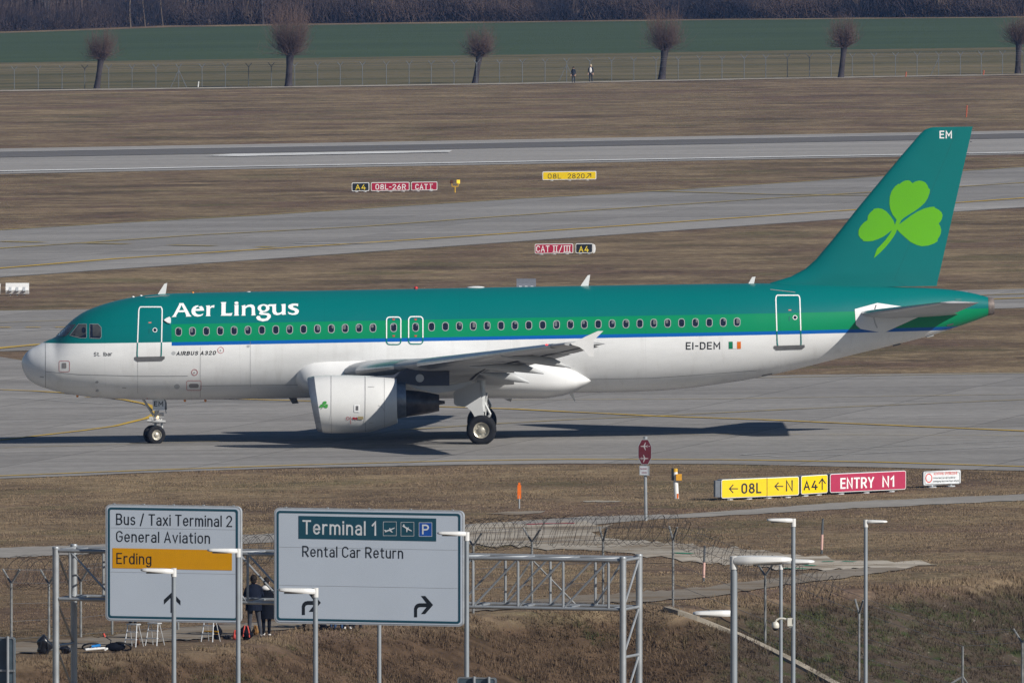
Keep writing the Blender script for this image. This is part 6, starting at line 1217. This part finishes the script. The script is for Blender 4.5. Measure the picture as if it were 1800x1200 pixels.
# ------------------------------------------------------------------ people and their things
SKIN = M('skin', (.42, .25, .18), .55, var=.06); HAIR = M('dark_hair', (.018, .014, .012), .6, var=.3)
def person(label, base, hgt, rz, top_c, leg_c, shoe_c, coat=.50, feet=((-.12, -.05), (.12, .04)), arms='front', hair=HAIR, lean=0.0, knee=0.0, group=None, scale_w=1.0):
    """one continuous skinned body facing +y, materials by zone; hair as a child"""
    k = hgt / 1.76; P = {}; E = []; W = {}
    def j(n, x, y, z, r, par=None):
        P[n] = Vector((x, y + lean * max(0, z - .9), z)); W[n] = r
        if par: E.append((par, n))
    j('pelvis', 0, 0, .95, .145); j('waist', 0, 0, 1.10, .135, 'pelvis'); j('chest', 0, .01, 1.28, .155, 'waist'); j('neck0', 0, 0, 1.45, .085, 'chest'); j('neck', 0, .01, 1.53, .055, 'neck0'); j('head', 0, .03, 1.62, .085, 'neck'); j('crown', 0, .02, 1.70, .078, 'head')
    j('nose', 0, .10, 1.62, .02, 'head'); j('chin', 0, .07, 1.555, .035, 'head')
    for s_, nm in ((-1, 'l'), (1, 'r')):
        f = feet[0] if s_ < 0 else feet[1]
        j('hip' + nm, s_ * .095, 0, .88, .105, 'pelvis'); j('knee' + nm, (s_ * .095 + f[0]) / 2, f[1] * .5 + .02 + knee, .49, .066, 'hip' + nm); j('ankle' + nm, f[0], f[1] - .02, .09, .046, 'knee' + nm); j('heel' + nm, f[0], f[1] - .05, .045, .042, 'ankle' + nm); j('toe' + nm, f[0] + s_ * .02, f[1] + .15, .035, .036, 'heel' + nm)
        j('sh' + nm, s_ * .175, 0, 1.42, .075, 'neck0')
        if arms == 'front': el, wr, hd = (s_ * .27, .06, 1.16), (s_ * .13, .30, 1.28), (s_ * .08, .34, 1.34)
        elif arms == 'up': el, wr, hd = (s_ * .26, .16, 1.28), (s_ * .10, .26, 1.52), (s_ * .07, .28, 1.58)
        else: el, wr, hd = (s_ * .245, -.02, 1.14), (s_ * .26, .06, .90), (s_ * .255, .09, .83)
        j('el' + nm, *el, .052, 'sh' + nm); j('wr' + nm, *wr, .036, 'el' + nm); j('hand' + nm, *hd, .038, 'wr' + nm); h = P['hand' + nm]; dv = (h - P['wr' + nm]).normalized(); sd = dv.cross(Vector((0, 1, 0))).normalized() if abs(dv.y) < .9 else Vector((1, 0, 0))
        for q in range(4):
            b_ = 'f%d' % q + nm; o_ = sd * (q - 1.5) * .019; ln = (.075, .085, .08, .065)[q]; j(b_ + 'a', *(h + o_ + dv * .035), .010, 'hand' + nm); j(b_ + 'b', *(h + o_ + dv * (.035 + ln * .6) + Vector((0, .012, 0))), .009, b_ + 'a'); j(b_ + 'c', *(h + o_ + dv * (.035 + ln) + Vector((0, .035, 0))), .008, b_ + 'b')
        j('th' + nm, *(h - sd * .035 * s_ + dv * .01), .011, 'hand' + nm); j('tt' + nm, *(h - sd * .05 * s_ + dv * .045), .009, 'th' + nm)
    nm_ = list(P); ix = {n: i for i, n in enumerate(nm_)}; me = bpy.data.meshes.new('body'); me.from_pydata([P[n] * k for n in nm_], [(ix[a], ix[b]) for a, b in E], []); o = bpy.data.objects.new('body', me); COL.objects.link(o)
    md = o.modifiers.new('skin', 'SKIN'); md.use_smooth_shade = True; o.modifiers.new('sub', 'SUBSURF').levels = 1; me.skin_vertices.new() if not me.skin_vertices else None
    for n in nm_:
        sv_ = me.skin_vertices[0].data[ix[n]]; r = W[n] * k; wx = 1.25 if n in ('chest', 'waist', 'pelvis') else 1.0; sv_.radius = (r * wx * scale_w, r); sv_.use_root = n == 'pelvis'
    dg = bpy.context.evaluated_depsgraph_get(); nme = bpy.data.meshes.new_from_object(o.evaluated_get(dg)); bpy.data.objects.remove(o)
    for mm in (leg_c, top_c, SKIN, shoe_c): nme.materials.append(mm)
    for f in nme.polygons:
        c = f.center / k; arm = abs(c.x) > .19 or c.y > .2
        if c.z < .085: i = 3
        elif c.z < coat: i = 0
        elif c.z > 1.52 - (0 if not arm else -.0): i = 2 if (not arm or arms == 'up') else 1
        else: i = 1
        if i == 1 and min((f.center - P['hand' + q] * k).length for q in 'lr') < .13: i = 2
        f.material_index = i; f.use_smooth = True
    t = thing('person', label, 'person', base, rz, group); b = bpy.data.objects.new('body', nme); COL.objects.link(b); b.parent = t
    if hair:
        mb = MB(); c_ = P['head'] * k; c_.z += .045 * k; c_.y -= .022 * k; mb.ell(c_, (.098 * k, .110 * k, .118 * k), 18, 12); mb.ell(c_ + Vector((0, -.035 * k, -.07 * k)), (.082 * k, .075 * k, .085 * k), 14, 10); mb.v = [tuple(Vector(v) + Vector((rng.normal(0, .004), rng.normal(0, .004), rng.normal(0, .004)))) for v in mb.v]; mb.build('hair', hair, t, True)
        mb = MB()
        for s_ in (-1, 1): mb.ell(Vector((s_ * .088, .03, 1.615)) * k, (.014, .02, .03), 8, 6); mb.ell(Vector((s_ * .032, .108, 1.635)) * k, (.012, .008, .008), 8, 6)
        mb.build('ears_and_eyes', SKIN, t, True)
    return t, P, k
NAVY = M('navy_jacket', (.008, .011, .022), .8, var=.3, scale=5); GREYJ = M('grey_jeans', (.055, .057, .068), .85, var=.25, scale=6); BLACKC = M('black_cloth', (.005, .006, .010), .85, var=.3, scale=6); JEANS = M('blue_jeans', (.035, .065, .135), .85, var=.25, scale=6); SHOE_W = M('white_shoe', (.72, .70, .68), .6); SHOE_D = M('dark_shoe', (.03, .03, .032), .6); SHOE_G = M('grey_shoe', (.22, .21, .20), .6)
def stand(px, py): 
    g = G(px, py); g.z = hz(g.x, g.y) + .0; return g
pA, PA, kA = person('standing person in navy jacket and grey jeans, seen from behind between the signs', stand(446, 1119), 1.79, R(6), NAVY, GREYJ, SHOE_G, .80, ((-.13, -.02), (.20, -.02)), 'front')
mb = MB(); mb.loft([[Vector((x * w_, y * d_, z)) for x, y in [(math.cos(a), math.sin(a)) for a in np.linspace(0, 6.283, 16, endpoint=False)]] for z, w_, d_ in ((.78, .245, .19), (.95, .235, .18), (1.12, .225, .175), (1.3, .235, .18), (1.44, .19, .13), (1.5, .11, .09))]); mb.build('jacket', NAVY, pA, True)
pB, PB, kB = person('person in long black coat with a white hood, seen from behind', stand(468, 1117), 1.69, R(-5), BLACKC, BLACKC, SHOE_W, .45, ((-.07, -.02), (.09, -.02)), 'front')
mb = MB(); mb.loft([[Vector((x * w_, y * d_, z)) for x, y in [(math.cos(a), math.sin(a)) for a in np.linspace(0, 6.283, 16, endpoint=False)]] for z, w_, d_ in ((.50, .24, .20), (.8, .235, .19), (1.0, .215, .175), (1.22, .23, .18), (1.36, .19, .13), (1.43, .1, .09))]); mb.build('coat', BLACKC, pB, True)
mb = MB(); mb.ell((0, -.075, 1.385), (.135, .085, .075), 16, 8); mb.ell((0, -.02, 1.44), (.11, .09, .04), 16, 8); mb.build('hood', SHOE_W, pB, True)
for px, py, lab, tc, wr in ((577, 1106.5, 'person in blue jeans under the Terminal 1 sign, leftmost pair of legs', NAVY, 1.72), (595, 1107, 'person in blue jeans under the Terminal 1 sign with legs slightly apart', BLACKC, 1.75), (611, 1106, 'person with white shoes and dark trousers under the Terminal 1 sign', NAVY, 1.7), (628, 1105, 'person in dark jeans under the Terminal 1 sign, rightmost pair of legs', BLACKC, 1.74)):
    person(lab, stand(px, py), wr, R(random.uniform(-12, 12)), tc, JEANS if 'blue' in lab else BLACKC, SHOE_W if 'white' in lab else SHOE_D, .82, ((-.10, 0), (.09, .05)), 'front', group='photographers hidden by the Terminal 1 sign')
# far walkers
FARJ = M('dark_walking_coat', (.028, .034, .05), .8)
def far(px, py): g = G(px, py); return g
person('distant walker in a dark coat with a pale face beside the braced fence post', far(1008, 146.5), 1.62, R(160), FARJ, FARJ, SHOE_D, .6, arms='down'); person('distant walker in dark clothes with a white scarf and light hair', far(1038.5, 144.8), 1.75, R(175), FARJ, FARJ, SHOE_D, .6, arms='down', hair=M('fair_hair', (.5, .42, .3), .6))
o = [q for q in bpy.data.objects if q.name.startswith('person') and 'white scarf' in q.get('label', '')][0]
mb = MB(); mb.ell((.02, .13, 1.2), (.13, .07, .28), 12, 8); mb.build('scarf', SHOE_W, o, True)
# step ladders
ALU = M('ladder_aluminium', (.55, .56, .57), .4, .3, var=.1, scale=8)
def ladder(label, px, py, rz, h=.64, yellow=False):
    g = stand(px, py); t = thing('step_ladder', label, 'ladder', g, rz, 'aluminium step ladders by the path'); w0, w1, run, n = .20, .15, .26, 3
    for s_ in (-1, 1):
        mb = MB(); mb.path([(s_ * w0, -run * .5, 0), (s_ * w1, 0, h)], .017, 6); mb.build('front_rail', ALU, t); mb = MB(); mb.path([(s_ * w0, run, 0), (s_ * w1, .08, h)], .013, 6); mb.build('rear_rail', ALU, t)
    for k in range(1, n):
        q = k / n; mb = MB(); mb.box((0, -run * .5 * (1 - q) + .02, h * q), (2 * (w0 + (w1 - w0) * q), .085, .028)); mb.build('tread', ALU, t)
    mb = MB(); mb.box((0, .05, h), (2 * w1 + .06, .22, .035)); mb.build('platform', ALU, t); mb = MB(); mb.tube((-w0 * .9, run * .75, h * .3), (w0 * .9, run * .75, h * .3), .010, n=6); mb.build('stretcher', M('yellow_bar', (.65, .33, .01), .5) if yellow else ALU, t)
    if yellow: mb = MB(); mb.box((-.02, .12, h * .42), (.5, .03, .035)); mb.build('yellow_strap', M('yellow_bar', (.65, .33, .01), .5), t)
    return t
l1 = ladder('aluminium step ladder with a person standing on it, leftmost of the three', 233, 1136, R(-33)); l2 = ladder('empty aluminium step ladder right of the one being stood on', 270, 1134, R(-33)); l3 = ladder('aluminium step ladder with a yellow bar, rightmost of the three', 368, 1127, R(-33), .70, True)
g = stand(233, 1136); person('person in blue jeans standing on the leftmost step ladder, mostly hidden by the sign', g + Vector((.02, .03, .66)), 1.74, R(20), NAVY, JEANS, SHOE_D, .82, ((-.07, -.03), (.08, .03)), 'up')
g = stand(368, 1127); person('person in black standing on the step ladder with the yellow bar, hidden by the sign', g + Vector((.02, .03, .72)), 1.74, R(10), BLACKC, BLACKC, SHOE_D, .82, ((-.07, -.03), (.08, .03)), 'up')
# bags
def bag(label, px, py, size, mat, n=5, seed=1, extra=None, cat='bag', nm='bag'):
    g = stand(px, py); t = thing(nm, label, cat, g); r_ = np.random.default_rng(seed); mb = MB(); mb.ell((0, 0, size[2] * .48), (size[0] / 2, size[1] / 2, size[2] * .52), 18, 12)
    mb.v = [(x * (1 + .22 * math.sin(z * 9 / size[2] + seed + x * 6)) * (1 - .25 * max(0, z / size[2] - .5)), y * (1 + .18 * math.sin(z * 7 / size[2] + seed)), max(z * (1 + .10 * math.sin(x * 14 + seed)), 0)) for x, y, z in mb.v]; mb.build('body', mat, t, True)
    mb = MB(); mb.path([(-size[0] * .25, -size[1] * .38, size[2] * .25), (-size[0] * .2, -size[1] * .50, size[2] * .55), (-size[0] * .12, -size[1] * .30, size[2] * .97)], .018, 6); mb.path([(size[0] * .25, -size[1] * .38, size[2] * .2), (size[0] * .22, -size[1] * .50, size[2] * .55), (size[0] * .1, -size[1] * .3, size[2] * .95)], .018, 6); mb.build('strap', extra or mat, t, True); return t
SHINY = M('shiny_black_nylon', (.012, .013, .017), .32, var=.4, scale=5); TAN = M('tan_leather', (.22, .12, .045), .6); PINK = M('coral_strap', (.62, .10, .08), .6)
bag('shiny black bulky bag on the path left of the gantry column', 78, 1149, (.46, .4, .52), SHINY, seed=2); bag('low black bag between the gantry columns', 116, 1148, (.36, .3, .24), SHINY, seed=3)
bag('dark backpack with coral straps at the feet of the person in grey jeans', 433, 1124, (.36, .3, .44), BLACKC, seed=4, extra=PINK); bag('small tan bag on the ground between the two standing persons', 449, 1115, (.18, .16, .30), TAN, seed=5)
bag('coral red pouch lying beside the lamp pole at the path', 414, 1124, (.16, .14, .30), PINK, seed=6); bag('dark bag behind the ladder with the yellow bar', 382, 1123, (.26, .22, .42), BLACKC, seed=8); bag('black bag lying flat on the path left of the coral pouch', 399, 1122, (.26, .2, .10), BLACKC, seed=12)
bag('pile of dark and tan bags under the Terminal 1 sign', 545, 1108, (.62, .4, .26), M('brown_camouflage_cloth', (.10, .075, .055), .9, var=.8, scale=9), seed=7, cat='bags'); bag('dark bag under the Terminal 1 sign beside the lamp pole', 567, 1107.5, (.30, .3, .24), BLACKC, seed=9)
bag('brown boots bag standing behind the leftmost step ladder', 242, 1134, (.13, .16, .24), M('brown_suede', (.10, .055, .03), .8), seed=10)
# bicycle lying on the ground
g = stand(186, 1146); t = thing('bicycle', 'white framed bicycle lying on its side with a blue bottle and orange grip', 'bicycle', g, R(14)); zz = .10; mb = MB()
for a, b in (((-.62, -.1), (-.05, -.18)), ((-.62, -.1), (-.25, .18)), ((-.05, -.18), (-.25, .18)), ((-.05, -.18), (.12, .10)), ((-.25, .18), (.12, .10)), ((-.62, -.16), (-.12, -.22))): mb.tube((*a, zz), (*b, zz + .04), .032, n=8)
mb.build('frame', M('white_frame', (.76, .76, .75), .35), t, True)
for cx, cy, tl in ((.50, .06, .25), (-.38, .22, -.08)):
    mb = MB(); ax = Vector((.35 if cx > 0 else 0, .45, 1)).normalized(); a0 = ax.orthogonal().normalized(); b0 = ax.cross(a0); c_ = Vector((cx, cy, .17)); mb.path([c_ + (a0 * math.cos(q) + b0 * math.sin(q)) * .25 for q in np.linspace(0, 6.283, 28, endpoint=False)], .026, 6, True)
    for q in np.linspace(0, 6.283, 14, endpoint=False): mb.tube(c_, c_ + (a0 * math.cos(q) + b0 * math.sin(q)) * .24, .004, n=3)
    mb.build('wheel', SHOE_D, t, True)
mb = MB(); mb.tube((-.42, -.05, zz + .08), (-.18, -.12, zz + .12), .04, n=10); mb.build('bottle', M('bottle_blue', (.02, .22, .60), .4), t, True); mb = MB(); mb.path([(.12, .1, .14), (.18, .12, .34), (.02, .10, .44)], .018, 6); mb.build('handlebar', SHOE_D, t, True); mb = MB(); mb.tube((.0, .10, .44), (-.04, .10, .54), .026, n=8); mb.build('grip', PINK, t); mb = MB(); mb.ell((.28, .0, .16), (.30, .14, .13), 12, 8); mb.build('saddle_bag', BLACKC, t, True)

# ------------------------------------------------------------------ haze: the pale late winter air
mb = MB(); mb.box((0, 1220, 14), (1500, 2500, 42)); hz_o = mb.build('haze', bpy.data.materials.new('haze_air')); hz_o['kind'] = 'stuff'; m = hz_o.data.materials[0]; m.use_nodes = True; nt = m.node_tree; nt.nodes.clear()
out = N(nt, 'ShaderNodeOutputMaterial'); pv = N(nt, 'ShaderNodeVolumePrincipled'); pv.inputs['Color'].default_value = (0.26, 0.48, 1.0, 1); pv.inputs['Density'].default_value = 0.000065; pv.inputs['Anisotropy'].default_value = 0.2; nt.links.new(pv.outputs[0], out.inputs['Volume'])
